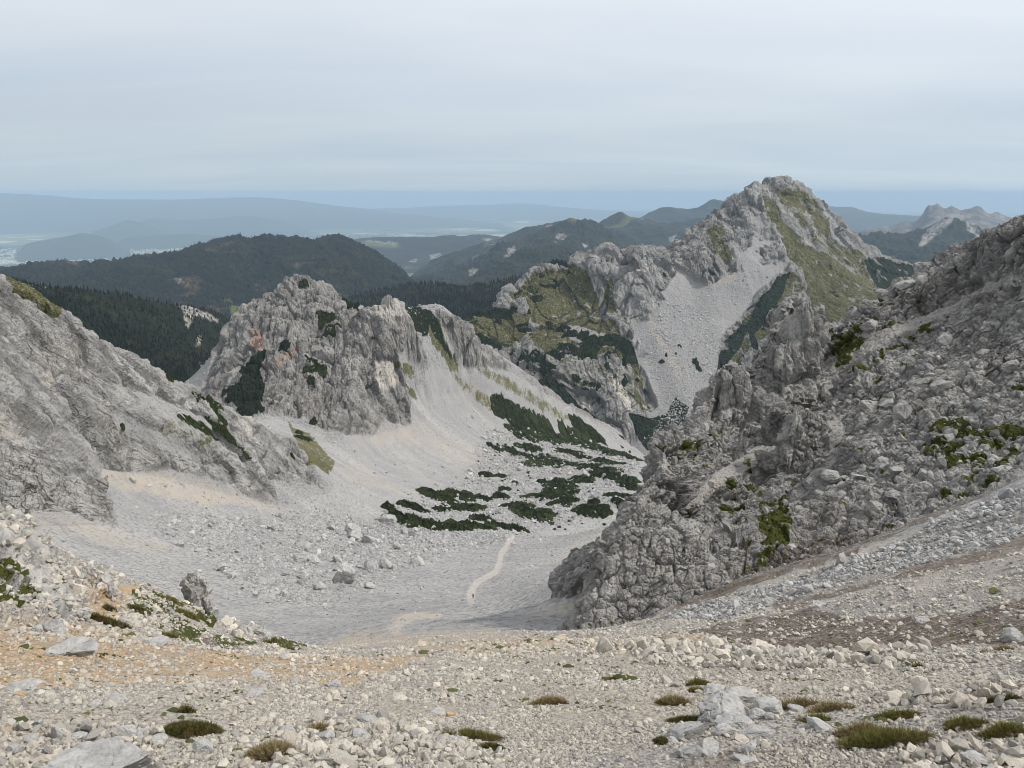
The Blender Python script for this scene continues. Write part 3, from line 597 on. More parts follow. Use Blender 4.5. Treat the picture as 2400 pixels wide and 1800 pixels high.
pale = mk(g, [([(810, 782), (850, 780), (862, 822), (840, 842), (815, 835)], 700, 900, 1), ([(90, 800), (120, 790), (135, 812), (110, 830), (85, 835)], 262, 640, .8), ([(0, 890), (50, 900), (70, 950), (40, 960), (0, 940)], 262, 640, .6), ([(800, 650), (850, 640), (880, 680), (850, 700), (810, 690)], 700, 960, .6), ([(525, 905), (545, 910), (555, 950), (535, 940)], 262, 700, .7)])
red = mk(g, [([(540, 700), (570, 720), (560, 760), (535, 745)], 700, 1000, .6), ([(590, 790), (640, 745), (640, 765), (600, 805)], 700, 1000, .4), ([(555, 740), (575, 760), (560, 800)], 700, 1000, .5)])
pine = mk(g, [([(528, 770), (560, 750), (585, 745), (560, 790), (575, 830), (560, 870), (530, 885), (480, 862), (500, 845), (530, 820), (520, 800)], 700, 1000, 1), ([(604, 738), (618, 733), (632, 748), (622, 756), (628, 770), (612, 766), (600, 752)], 700, 1000, .9), ([(500, 870), (560, 860), (570, 895), (520, 905)], 690, 1000, .8),
    ([(866, 655), (930, 670), (950, 700), (960, 740), (985, 775), (998, 782), (985, 785), (960, 760), (940, 725), (925, 700), (925, 725), (905, 735), (880, 700)], 930, 1200, 1), ([(705, 605), (745, 635), (795, 675), (800, 690), (745, 648)], 960, 1200, 1)])
rocky = np.clip((rock) * 1.0, 0, 1)
m1 = np.stack([rocky, np.maximum(grass, gf), soil], 1); m2 = np.stack([brown, pine, warm * (1 - rocky)], 1); m3 = np.stack([np.maximum(pale, np.maximum(g.smooth(PATH, 2) * .5, PATH2 * .4)), moss, red], 1)
def streaks(g, dirs):
    """sorted bands of fine and coarse debris running down each fan"""
    v = zero(g)
    for d, w, L in dirs: v += w * fbm((g.P @ squash(d, .09).T.astype(np.float32)) / np.float32(L), 5, .6, 7)
    return np.clip(.5 + v * .6, 0, 1)
wLM = ((g.X < 560) | (R < 380)).astype(np.float32); wLM = g.smooth(wLM, 12)
sk = streaks(g, [((.78, -.40, -.42), wLM, 7.0), ((.72, .10, -.68), 1 - wLM, 9.0)])
sk = np.where(R < 62, np.clip(.55 + fbm(g.P / 2.2, 4, .6, 9) * .8, 0, 1), sk)
m2 = np.concatenate([m2, sk[:, None]], 1)
AG = {"m1": m1, "m2": m2, "m3": m3}
isL = ((g.poly([(-300, 300), (700, 930), (720, 1060), (603, 1092), (300, 1020), (213, 1010), (255, 1135), (-300, 1145)], 262, 640, w1, 0) > .5)) | ((R > 470) & (R < 640) & (g.X < 700))
isP = (g.poly([(300, 300), (1500, 300), (1500, 1000), (1380, 975), (1237, 885), (1100, 800), (990, 790), (925, 795), (884, 870), (887, 918), (801, 942), (700, 935), (600, 900), (300, 1000)], 640, 2000, w1, 0) > .5)
isN = (R < 62)
# ================================================================ S: the dark crag on the right
ws = warpf(S, 2.2, 7, 1); wsb = warpf(S, 8, 14, 4)
sNZ = fbm(S.P / 1.6, 4, .6, 13); sNZ2 = fbm(S.P / 6, 3, .6, 3)
gully = np.maximum.reduce([S.poly([(1470, 1105), (1500, 1060), (1560, 1010), (1640, 960), (1690, 960), (1650, 1000), (1570, 1040), (1520, 1085)], 60, 200, ws, 3),
    .8 * S.poly([(1800, 900), (1820, 900), (1812, 1000), (1795, 1010), (1785, 960)], 60, 200, ws, 3),
    .8 * S.poly([(1700, 830), (1850, 730), (1990, 680), (2110, 620), (2212, 590), (2212, 610), (2080, 660), (1950, 720), (1820, 790), (1720, 870)], 60, 200, ws, 4),
    .6 * S.poly([(1950, 830), (2060, 780), (2100, 800), (2000, 850)], 60, 200, ws, 4)])
srock = 1 - .85 * gully
steepS = np.clip((1 - S.N[:, 2]) * 2.2, .35, 1)
toe = np.clip((S.R - 57) / 12, .25, 1) * np.where(S.X < 1300, .55, 1)
cragify(S, srock * steepS * toe, [(13, 1.9, 1.6), (6, 1.6, 1.3)], squash((-.72, -.22, -.66), .3))
cragify(S, srock * steepS * toe, [(3.2, .9, .9), (1.5, .5, .5), (.75, .24, .22)], squash((-.5, -.2, -.85), .55))
cragify(S, srock * .8, [(2.4, .55, .4), (1.1, .28, .22)])
pebbly(S, gully, .5, .15, 3)
smoss = mk(S, [([(1790, 690), (1850, 700), (1900, 690), (1860, 740), (1830, 780), (1800, 790), (1790, 740)], 60, 200, .9, ws), ([(1640, 1090), (1700, 1060), (1715, 1130), (1690, 1200), (1650, 1210), (1640, 1150)], 50, 200, 1, ws),
    ([(1550, 1085), (1600, 1075), (1610, 1110), (1560, 1120)], 50, 200, 1, ws), ([(2060, 925), (2150, 915), (2212, 920), (2212, 945), (2120, 950), (2060, 945)], 50, 200, 1.3, ws), ([(2010, 915), (2080, 905), (2100, 925), (2030, 930)], 50, 200, 1.2, ws),
    ([(1600, 660), (1780, 620)], 50, 60, 0, ws), ([(1820, 800), (1950, 720), (2080, 660), (2120, 650), (2000, 720), (1900, 780)], 60, 200, .8, ws), ([(1900, 640), (2000, 610), (2080, 600), (1950, 690), (1900, 700)], 60, 200, .5, ws),
    ([(1990, 940), (2150, 960), (2212, 970), (2150, 1050), (2050, 1080), (1980, 1060)], 50, 200, .75, ws), ([(1480, 1060), (1550, 1050), (1720, 1010), (1780, 1020), (1720, 1050), (1500, 1120)], 50, 200, .6, ws),
    ([(1420, 960), (1540, 930), (1560, 960), (1440, 1010)], 50, 200, .75, ws), ([(1590, 1130), (1680, 1190), (1650, 1230), (1560, 1240)], 50, 200, .6, ws), ([(1320, 1150), (1400, 1100), (1480, 1080), (1440, 1160)], 50, 200, .3, ws)])
smoss = np.maximum(smoss, .42 * (np.clip(S.N[:, 2], 0, 1)))
smoss = np.clip((smoss - .42) * 2.0 + sNZ * 1.9 - .28, 0, 1)
sbrown = mk(S, [([(1500, 1330), (1600, 1230), (1830, 1130), (1900, 1150), (1600, 1280)], 50, 200, .7, ws, 3), ([(1560, 1260), (1800, 1130), (1850, 1080), (1700, 1090), (1600, 1160)], 50, 200, .35, ws, 3), ([(1950, 640), (2050, 580), (2080, 610), (1980, 690)], 60, 200, .3, ws, 3)])
sbrown = np.clip(np.maximum(sbrown * (1 + sNZ), .12 * (sNZ2 > .25)), 0, 1)
AS = {"m1": np.stack([srock, zero(S), zero(S)], 1), "m2": np.stack([sbrown, zero(S), gully * .35, gully * 0 + .5], 1), "m3": np.stack([zero(S), smoss, zero(S)], 1)}
emit(S, [("crag", MAT_SPUR, None, ("dark grey broken limestone crag rising on the right with spires and moss", "crag"))], AS)
# ================================================================ M: green shoulder, toothed ridge, scree bowl, high peak
wm = warpf(M, 30, 5, 1); wmb = warpf(M, 90, 12, 4)
mN1 = fbm(M.P / 28, 4, .6, 13); mN2 = fbm(M.P / 90, 4, .6, 3)
mscree = np.maximum.reduce([M.poly([(1350, 1000), (1400, 900), (1420, 880), (1400, 820), (1375, 780), (1360, 720), (1378, 695), (1402, 690), (1420, 660), (1400, 650), (1440, 620), (1460, 590), (1452, 570), (1478, 590), (1500, 610), (1530, 615), (1560, 600), (1590, 585), (1592, 560), (1575, 520), (1600, 545), (1622, 530), (1625, 500), (1634, 520), (1660, 520), (1690, 540), (1708, 565), (1660, 612), (1630, 640), (1600, 690), (1572, 708), (1553, 735), (1553, 790), (1530, 860), (1500, 1000)], 1180, 2100, wm, 2),
    .8 * M.poly([(1636, 430), (1650, 480), (1650, 520), (1625, 520), (1622, 470)], 1180, 2200, wm, 2), .7 * M.poly([(1215, 700), (1260, 705), (1340, 735), (1355, 750), (1290, 755), (1230, 730)], 1180, 1700, wm, 2)])
isl = np.clip((fbm(M.P / 38, 4, .6, 23) - .22) * 9, 0, 1) * M.poly([(1400, 400), (1720, 400), (1720, 560), (1640, 600), (1560, 640), (1440, 640), (1380, 700), (1380, 760), (1340, 760)], 1180, 2300, wmb, 6)
mscree = mscree * (1 - isl)
mgrass = mk(M, [([(985, 700), (1010, 685), (1100, 690), (1150, 690), (1140, 720), (1100, 745), (1000, 770), (960, 740)], 1300, 1700, 1, wm, 2),
    ([(1105, 650), (1130, 628), (1164, 606), (1217, 590), (1250, 580), (1275, 590), (1290, 640), (1300, 690), (1330, 710), (1345, 740), (1370, 780), (1300, 765), (1200, 760), (1130, 750), (1150, 700), (1140, 670)], 1300, 1720, .85, wm, 2),
    ([(1640, 435), (1665, 430), (1690, 480), (1720, 510), (1800, 560), (1890, 620), (1912, 650), (1880, 670), (1810, 690), (1760, 690), (1740, 620), (1720, 570), (1690, 530), (1665, 480)], 1500, 2600, 1.0, wm, 2), ([(1660, 400), (1740, 420), (1790, 500), (1870, 570), (1930, 600), (1900, 640), (1800, 560), (1720, 480)], 1500, 2600, .55, wm, 2),
    ([(1525, 500), (1560, 485), (1570, 520), (1585, 560), (1545, 555), (1540, 530)], 1500, 2100, .75, wm, 2), ([(1560, 770), (1600, 700), (1650, 640), (1700, 590), (1740, 620), (1700, 700), (1640, 740), (1600, 790)], 1180, 1900, .6, wm, 2),
    ([(1360, 760), (1385, 800), (1400, 870), (1410, 890), (1385, 890), (1370, 850)], 1180, 1500, .6, wm, 2), ([(1050, 790), (1120, 810), (1180, 860), (1300, 920), (1250, 930), (1130, 840)], 1180, 1400, .45, wm, 2),
    ([(1130, 770), (1380, 780), (1400, 860), (1300, 850), (1200, 820)], 1180, 1500, .28, wm, 2), ([(1300, 590), (1320, 600), (1335, 690), (1310, 690)], 1300, 1700, .6, wm, 2)])
mgrass = np.clip(mgrass * (1.25 + mN1 * 1.7) - .02, 0, 1) * (1 - mscree)
mpale = mk(M, [([(1260, 855), (1285, 865), (1282, 880), (1262, 872)], 1180, 1500, 1, wm), ([(1320, 800), (1345, 820), (1370, 890), (1350, 890), (1325, 850)], 1180, 1500, .9, wm), ([(1340, 760), (1360, 790), (1345, 810)], 1180, 1500, .6, wm), ([(1365, 590), (1395, 570), (1400, 590), (1370, 600)], 1400, 1700, .6, wm)])
mpine = mk(M, [([(1165, 815), (1190, 808), (1215, 830), (1250, 865), (1290, 900), (1345, 945), (1335, 960), (1290, 940), (1230, 900), (1180, 850)], 1180, 1500, 1, wm, 1), ([(1355, 895), (1400, 905), (1440, 895), (1460, 860), (1490, 880), (1480, 910), (1440, 960), (1400, 975), (1370, 940)], 1180, 1500, 1, wm, 1),
    ([(1615, 700), (1640, 650), (1680, 600), (1705, 590), (1690, 640), (1650, 690), (1630, 720), (1640, 760), (1620, 750)], 1300, 1900, 1, wm, 1), ([(1560, 740), (1600, 700), (1620, 700), (1600, 750), (1570, 790), (1560, 840), (1535, 850)], 1180, 1700, .8, wm, 1),
    ([(1860, 570), (1890, 560), (1990, 590), (2000, 620), (1960, 640), (1910, 640), (1890, 610)], 1700, 2700, .8, wm, 1),
    ([(1190, 760), (1250, 740), (1310, 745), (1280, 770), (1200, 772)], 1180, 1500, .7, wm), ([(1310, 722), (1340, 728), (1370, 760), (1380, 790), (1360, 790), (1320, 745)], 1180, 1500, .75, wm), ([(985, 690), (1040, 668), (1120, 680), (1115, 690), (1040, 690), (1000, 702)], 1300, 1700, .8, wm), ([(1040, 720), (1110, 740), (1120, 760), (1060, 765)], 1180, 1500, .6, wm),
    ([(1110, 775), (1170, 770), (1190, 800), (1150, 800)], 1180, 1500, .6, wm)])
mpine = np.clip((mpine - .25) * 1.6 + mN1 * .9, 0, 1) * (mpine > .02)
mrock = np.clip(1 - mscree - mgrass * .75, .0, 1)
mrk2 = np.clip(1 - mscree - .55 * np.clip(mgrass, 0, 1) - .5 * mpine, 0, 1)
green_side = M.poly([(1640, 430), (1760, 420), (1960, 600), (1900, 700), (1720, 700), (1700, 560)], 1500, 2700, wmb, 8)
cragify(M, mrk2 * (1 - .4 * green_side), [(130, 17, 6), (60, 11, 5), (28, 6, 3), (13, 3.0, 1.6), (6, 1.2, .8)], squash((.1, -.5, -.85), .42))
# long ribs and runnels down the green side
q = M.P @ squash((.75, -.35, -.55), .12).T.astype(np.float32)
M.P[:, 2] += green_side * (fbm(q / 60, 4, .55, 3, True) * 13)
M.P[:, 2] += mscree * (fbm((M.P @ squash((-.1, -.9, -.4), .15).T.astype(np.float32)) / 40, 3, .5, 5, True) * 1.6)
mrub = M.poly([(1400, 650), (1480, 660), (1540, 680), (1550, 780), (1530, 860), (1480, 1000), (1400, 960), (1440, 860), (1400, 780)], 1180, 1800, wmb, 5) * mscree
pebbly(M, mrub, 7, 1.6, 3); pebbly(M, mscree, 4, .4, 2)
pebbly(M, mpine, 7, 4.5, 4)
mwarm = mk(M, [([(1395, 690), (1410, 690), (1450, 770), (1480, 820), (1465, 820), (1430, 760)], 1180, 1700, .7, wm, 2), ([(1590, 570), (1600, 600), (1560, 620), (1500, 620), (1460, 590), (1530, 615)], 1400, 2000, .4, wm, 3), ([(1360, 760), (1420, 860), (1400, 900)], 1180, 1500, .4, wm, 3)])
AM = {"m1": np.stack([np.clip(1 - mscree, 0, 1), mgrass, zero(M)], 1), "m2": np.stack([zero(M), mpine, mwarm, streaks(M, [((.15, -.85, -.5), .75, 26.0)])], 1), "m3": np.stack([mpale, zero(M), zero(M)], 1)}
emit(M, [("mountain", MAT_MID, (M.X > 1440) & (M.Y < 1000) & ((M.R > 1640) | (M.X > 1600)), ("high grey limestone peak with a green right flank and a scree bowl below", "peak")),
         ("ridge", MAT_MID, None, ("toothed grey ridge with a grassy green shoulder in the middle distance", "ridge"))], AM)
# ================================================================ far mountains, valley, plain
def forest_mat(name, L, base=((.012, .022, .012), (.03, .045, .02)), bare=(.30, .27, .24), amt=.0, thr=.62, rockc=(.38, .36, .33)):
    t = NT(name); a = t.attr("m1")
    n1 = t.noise(1 / (L * 6), 5, .6); n2 = t.noise(1 / L, 5, .65); n3 = t.noise(1 / (L * 10), 4, .6, t.map((1, 1, 2.2)))
    col = t.mix(t.rng(n2, .35, .65), base[0], base[1])
    col = t.mix(t.rng(n1, .52, .66, 0, .5), col, (.032, .038, .016))
    patch = t.math('MULTIPLY', t.rng(n3, thr, thr + .07), t.rng(n2, .35, .6))
    col = t.mix(t.math('MULTIPLY', patch, amt), col, bare)
    col = t.mix(a[0], col, t.mix(t.rng(n2, .3, .7), tuple(v * .6 for v in rockc), rockc))
    col = t.mix(a[1], col, t.mix(n2, (.05, .07, .025), (.11, .12, .05)))
    return t.done(col, .95, n2, .6, L * .6)
def far(name, mat, label, sky, foot, X0, X1, r0, r1, px, relief=(), rockp=(), grassp=(), warpL=None, steep=None, backs=((1.12, 25), (1.5, 70)), forestbump=0, extra=(), cat="mountain"):
    L = [sky, *foot, *back(sky, *backs), *[[(x, y + dy, r * fr) for x, y, r in sky] for fr, dy in extra]]
    q = Grid(L, X0, X1, r0, r1, px=px * QL, Yref=560, step=.012, floor=.15, maxrows=420)
    rm = math.exp(.5 * (math.log(r0) + math.log(r1)))
    ww = warpf(q, warpL or rm * .012, 4, 2)
    rk = zero(q); gr = zero(q)
    for p in rockp: rk = np.maximum(rk, q.poly(p, 0, 1e9, ww, 1))
    for p in grassp: gr = np.maximum(gr, q.poly(p, 0, 1e9, ww, 1))
    up = np.clip((q.R - r0) / (.15 * r0), 0, 1)
    for Lr, ar, sq in relief:
        Q = q.P if sq is None else q.P @ squash(*sq).T.astype(np.float32)
        q.P[:, 2] += up * ar * (fbm(Q / np.float32(Lr), 5, .55, 3, True) - .35)
    if steep:
        N = q.normals(); s = np.clip((steep[0] - N[:, 2]) * steep[1], 0, 1); rk = np.maximum(rk, s * np.clip(fbm(q.P / (rm * .01), 4, .6, 4) * 3 + .3, 0, 1))
    rk = np.clip(rk * (.7 + 1.6 * fbm(q.P / (rm * .004), 3, .6, 9)), 0, 1)
    if forestbump:
        F1, E, FC, RN = worley(q.P / np.float32(forestbump), 2); q.P[:, 2] += (1 - rk) * (.45 - F1) * forestbump * .8 * (.6 + RN)
    o = emit(q, [(name, mat, None, (label, cat))], {"m1": np.stack([rk, gr, zero(q)], 1)})[0]
    return o, q
FM1 = forest_mat("near pine forest", 10, ((.004, .007, .005), (.010, .016, .008)), amt=0)
FM2 = forest_mat("dark forest", 26, ((.004, .007, .007), (.012, .016, .013)), bare=(.16, .12, .085), amt=.55, thr=.6)
FM3 = forest_mat("spruce forest", 14, ((.003, .006, .005), (.008, .013, .009)), amt=0)
FM4 = forest_mat("mountain forest", 40, ((.008, .013, .012), (.022, .028, .020)), bare=(.22, .20, .19), amt=.5, thr=.63, rockc=(.30, .29, .275))
FM5 = forest_mat("bare mountain", 80, ((.10, .10, .095), (.16, .155, .15)), bare=(.3, .29, .28), amt=.5, thr=.5)
FAR = {}
FAR['f1'] = far("hillside", FM1, "dark green forested slope behind the pale mountainside on the left",
    [(-200, 585, 1250), (0, 607, 1300), (60, 611, 1320), (130, 617, 1350), (200, 629, 1380), (270, 649, 1420), (330, 660, 1480), (372, 667, 1530), (390, 668, 1560), (400, 661, 1570), (412, 664, 1580), (440, 674, 1610), (480, 684, 1650), (502, 692, 1680), (520, 735, 1650), (560, 800, 1600)],
    [[(-200, 1000, 900), (200, 950, 900), (480, 960, 1000)], [(300, 760, 1200), (400, 830, 1180), (450, 840, 1200)], [(200, 700, 1200), (350, 720, 1350), (450, 740, 1430)]],
    -120, 600, 900, 2100, .9, relief=((220, 16, ((.3, -.7, -.5), .3)), (60, 5, None)), forestbump=9, warpL=30,
    rockp=[[(386, 664), (402, 656), (425, 668), (475, 690), (470, 695), (420, 685), (408, 715), (400, 705), (396, 680)], [(425, 735), (435, 725), (435, 745), (425, 755)], [(430, 780), (440, 790), (434, 800)], [(65, 617), (75, 618), (78, 628), (62, 628)], [(25, 606), (50, 607), (90, 612), (110, 616), (60, 612)]])
FAR['f2'] = far("hill", FM2, "long dark blue forested ridge across the left with bare brown streaks",
    [(-250, 585, 4600), (-100, 578, 4500), (0, 575, 4500), (33, 576, 4480), (67, 572, 4450), (110, 568, 4400), (150, 569, 4400), (180, 574, 4420), (200, 579, 4450), (215, 572, 4450), (233, 563, 4450), (267, 555, 4500), (300, 552, 4500), (360, 549, 4500), (393, 542, 4500), (433, 534, 4480), (467, 528, 4450), (505, 524, 4430), (520, 521, 4420), (550, 526, 4430), (580, 524, 4430), (600, 520, 4420), (640, 512, 4400), (670, 514, 4400), (700, 513, 4400), (737, 521, 4400), (771, 533, 4380), (797, 551, 4350), (827, 562, 4300), (847, 578, 4250), (871, 599, 4200), (894, 617, 4150), (920, 640, 4100), (960, 680, 4100)],
    [[(-250, 700, 3000), (100, 700, 3000), (400, 710, 3000), (520, 700, 3000), (700, 690, 3000), (900, 700, 3000)], [(460, 668, 3300), (530, 672, 3250), (560, 680, 3200)], [(250, 640, 3700), (500, 620, 3750), (700, 600, 3800), (800, 640, 3600)]],
    -120, 980, 2900, 5200, .9, relief=((420, 80, ((.45, -.6, -.5), .28)), (120, 22, ((.4, -.6, -.5), .4))), forestbump=22,
    grassp=[[(492, 670), (515, 664), (530, 672), (528, 684), (500, 682)], [(486, 655), (500, 654), (505, 660), (490, 661)]], rockp=[[(375, 598), (392, 606), (386, 612)]])
FAR['f3'] = far("forest", FM3, "dark spruce covered hill in the gap beyond the green shoulder", 
    [(700, 660, 2500), (771, 637, 2550), (804, 630, 2600), (854, 625, 2650), (890, 617, 2650), (917, 613, 2650), (944, 616, 2650), (971, 615, 2650), (991, 625, 2600), (1021, 626, 2600), (1054, 621, 2600), (1087, 609, 2600), (1114, 598, 2600), (1154, 598, 2600), (1180, 604, 2500), (1300, 640, 2400)],
    [[(700, 800, 1800), (850, 760, 1800), (1000, 730, 1800), (1150, 700, 1850), (1300, 700, 1900)]], 690, 1300, 1750, 3200, .8, relief=((160, 16, ((.2, -.8, -.5), .4)), (60, 5, None)), forestbump=13, rockp=[[(1130, 622), (1150, 605), (1160, 620), (1140, 640)]], cat="forested hill")
FAR['knob'] = far("hill", FM2, "small rocky knoll with a dark wooded top just behind the green shoulder",
    [(1160, 625, 2050), (1171, 600, 2060), (1178, 580, 2060), (1190, 571, 2060), (1201, 568, 2060), (1213, 569, 2060), (1224, 575, 2060), (1236, 588, 2060), (1250, 610, 2060)],
    [[(1150, 660, 1850), (1200, 660, 1850), (1260, 660, 1850)], [(1175, 610, 1980), (1200, 605, 1980), (1230, 605, 1980)]], 1150, 1262, 1840, 2400, .6, relief=((60, 6, None),), forestbump=8, rockp=[[(1165, 600), (1182, 582), (1205, 580), (1225, 592), (1215, 610), (1160, 630)]], cat="knoll")
FAR['f4a'] = far("mountain", FM4, "dark blue wooded foothill below the broad pyramid mountain",
    [(950, 650, 4700), (1004, 620, 4800), (1011, 602, 4800), (1037, 584, 4800), (1060, 574, 4800), (1087, 566, 4800), (1110, 556, 4850), (1137, 545, 4900), (1171, 532, 4950), (1210, 535, 4900), (1260, 550, 4800), (1330, 580, 4700), (1400, 590, 4700)],
    [[(950, 680, 3700), (1100, 670, 3700), (1250, 650, 3700), (1420, 650, 3700)]], 950, 1440, 3600, 5800, .9, relief=((400, 60, ((.3, -.6, -.5), .35)), (120, 16, None)), forestbump=24, cat="foothill")
FAR['f4'] = far("mountain", FM4, "broad dark blue pyramid mountain in the centre with pale cliffs",
    [(840, 630, 6200), (887, 609, 6300), (924, 596, 6300), (971, 582, 6300), (1004, 564, 6300), (1031, 549, 6300), (1057, 530, 6300), (1070, 519, 6300), (1081, 516, 6300), (1104, 520, 6250), (1130, 525, 6300), (1151, 521, 6400), (1171, 502, 6500), (1197, 482, 6500), (1215, 474, 6500), (1231, 470, 6500), (1251, 477, 6500), (1277, 479, 6500), (1297, 492, 6450), (1331, 509, 6400), (1371, 526, 6400), (1400, 540, 6400), (1440, 570, 6400), (1500, 600, 6400)],
    [[(830, 660, 4900), (1000, 640, 4900), (1200, 620, 4900), (1500, 630, 4900)], [(1050, 570, 5700), (1120, 560, 5700), (1200, 545, 5700), (1300, 560, 5700)]], 820, 1520, 4700, 7800, .9, relief=((700, 110, ((.25, -.6, -.5), .35)), (220, 30, None)), forestbump=34,
    rockp=[[(1095, 535), (1115, 530), (1120, 550), (1095, 570), (1080, 572), (1085, 560), (1100, 550)], [(1010, 590), (1025, 575), (1030, 590), (1020, 605)], [(1190, 520), (1215, 505), (1225, 515), (1215, 525)], [(1195, 535), (1203, 532), (1200, 545)], [(1000, 560), (1020, 545), (1040, 540), (1020, 555)], [(1255, 525), (1270, 530), (1262, 540)], [(1158, 618), (1170, 610), (1172, 625)]], grassp=[[(1220, 473), (1231, 468), (1245, 474), (1235, 478)]])
FAR['f4b'] = far("mountain", FM4, "blue wooded mountain shoulder partly hidden left of the pyramid mountain",
    [(1000, 545, 7600), (1050, 525, 7700), (1075, 520, 7800), (1091, 515, 7800), (1115, 502, 7800), (1137, 492, 7800), (1165, 488, 7800), (1194, 483, 7800), (1220, 478, 7800), (1300, 500, 7800)], [[(980, 580, 7000), (1150, 570, 7000), (1320, 560, 7000)]], 980, 1320, 6900, 8800, 1.1, relief=((600, 60, None),), rockp=[[(1175, 492), (1192, 484), (1190, 492), (1175, 505)]])
FAR['f5'] = far("mountain", FM4, "hazy blue double topped mountain between the pyramid and the high peak",
    [(1250, 520, 9000), (1287, 492, 9000), (1302, 482, 9000), (1317, 472, 9000), (1337, 469, 9000), (1354, 475, 9000), (1380, 478, 9000), (1401, 480, 9000), (1412, 485, 9000), (1417, 493, 9000), (1430, 502, 9000), (1454, 499, 9000), (1480, 488, 9000), (1520, 470, 9100), (1600, 470, 9100), (1700, 500, 9100)], [[(1250, 560, 7000), (1400, 560, 7000), (1700, 560, 7000)]], 1240, 1700, 6900, 11000, 1.0, relief=((900, 130, ((.3, -.6, -.5), .35)),), rockp=[[(1400, 540), (1420, 530), (1425, 545)], [(1445, 520), (1460, 515), (1458, 530)]], grassp=[[(1350, 480), (1380, 478), (1360, 490), (1300, 500)]])
FAR['f6'] = far("mountain", FM4, "pale blue rounded mountain just left of the high peak",
    [(1340, 500, 13000), (1377, 478, 13000), (1404, 462, 13000), (1425, 450, 13000), (1440, 447, 13000), (1454, 447, 13000), (1475, 455, 13000), (1495, 463, 13000), (1508, 452, 13000), (1522, 441, 13000), (1538, 434, 13000), (1550, 437, 13000), (1565, 441, 13000), (1581, 440, 13000), (1640, 465, 13000), (1720, 500, 13000)], [[(1340, 540, 10500), (1500, 540, 10500), (1720, 540, 10500)]], 1330, 1720, 10400, 16000, 1.1, relief=((1200, 120, ((.3, -.6, -.5), .35)),))
FAR['f7'] = far("mountain", FM4, "dark blue green wooded hills with a grey topped summit at the right gap",
    [(1760, 540, 6000), (1820, 520, 6200), (1845, 510, 6300), (1875, 498, 6300), (1888, 497, 6300), (1901, 499, 6300), (1920, 505, 6300), (1941, 512, 6300), (1955, 512, 6400), (1988, 502, 6500), (2000, 497, 6500), (2008, 488, 6500), (2025, 477, 6500), (2038, 471, 6500), (2055, 478, 6500), (2081, 481, 6500), (2101, 492, 6500), (2125, 512, 6500), (2200, 540, 6500), (2300, 570, 6500)],
    [[(1760, 620, 4000), (1900, 620, 4000), (2100, 640, 4000), (2300, 660, 4000)], [(1850, 545, 5200), (1920, 550, 5100), (2000, 545, 5200), (2080, 540, 5400)]], 1750, 2320, 3900, 8000, .9, relief=((600, 90, ((-.4, -.6, -.5), .35)), (200, 30, None)), forestbump=30,
    rockp=[[(2010, 490), (2038, 473), (2060, 484), (2040, 500), (1990, 530), (1985, 525)], [(2080, 482), (2105, 495), (2125, 515), (2110, 515), (2090, 500)]], grassp=[[(1890, 545), (1930, 540), (1940, 550), (1900, 552)]])
FAR['f8'] = far("mountain", FM5, "pale jagged twin topped limestone range on the far right skyline",
    [(1820, 530, 10500), (1851, 506, 10500), (1880, 494, 10500), (1911, 487, 10500), (1921, 491, 10500), (1940, 482, 10500), (1958, 474, 10500), (1972, 477, 10500), (1985, 472, 10500), (1995, 458, 10500), (2000, 447, 10500), (2007, 439, 10500), (2014, 446, 10500), (2019, 441, 10500), (2025, 438, 10500), (2032, 445, 10500), (2038, 452, 10500), (2046, 449, 10500), (2055, 445, 10500), (2066, 450, 10500), (2076, 456, 10500), (2085, 451, 10500), (2093, 452, 10500), (2102, 447, 10500), (2111, 444, 10500), (2120, 447, 10500), (2126, 453, 10500), (2141, 461, 10500), (2149, 457, 10500), (2157, 455, 10500), (2171, 465, 10500), (2195, 471, 10500), (2212, 478, 10500), (2330, 500, 10500)],
    [[(1800, 560, 8500), (2000, 560, 8500), (2330, 560, 8500)]], 1790, 2330, 8400, 13000, .8, relief=((500, 30, ((-.2, -.5, -.8), .35)), (160, 14, None)), extra=((.99, 3), (.975, 10), (.955, 24), (1.01, 4), (1.03, 14)), cat="mountain range")
FAR['f9'] = far("mountain", FM4, "very pale blue distant mountain right of the high peak",
    [(1640, 465, 26000), (1720, 450, 26000), (1781, 445, 26000), (1808, 442, 26000), (1841, 442, 26000), (1868, 454, 26000), (1908, 459, 26000), (1958, 460, 26000), (1990, 466, 26000), (2060, 470, 26000), (2200, 475, 26000), (2330, 480, 26000)], [[(1640, 500, 20000), (2000, 500, 20000), (2330, 500, 20000)]], 1640, 2330, 19500, 34000, 1.3, relief=((3000, 120, None),))
PLAIN_Z = -1650.0
def rY(Y): return None
FAR['f10'] = far("hill", FM4, "blue wooded hills behind the river bend with small pale cliffs",
    [(640, 560, 11500), (737, 525, 12000), (787, 516, 12000), (850, 514, 12000), (890, 512, 12000), (910, 513, 12000), (924, 515, 12000), (948, 511, 12000), (971, 509, 12000), (1000, 511, 12000), (1021, 507, 12000), (1054, 509, 12000), (1097, 515, 12000), (1200, 540, 12000)], [[(640, 600, 9800), (850, 590, 9600), (950, 560, 10300), (1200, 590, 9500)], [(870, 548, 11000), (960, 535, 11300)]], 640, 1200, 9400, 14500, 1.0, relief=((900, 45, None),), rockp=[[(928, 550), (945, 546), (966, 552), (965, 560), (945, 556), (930, 558)], [(1040, 520), (1062, 517), (1060, 525)], [(780, 521), (860, 525), (855, 529), (790, 526)], [(880, 562), (900, 556), (900, 566)]], grassp=[[(770, 524), (865, 528), (860, 534), (790, 532)]], cat="hills")
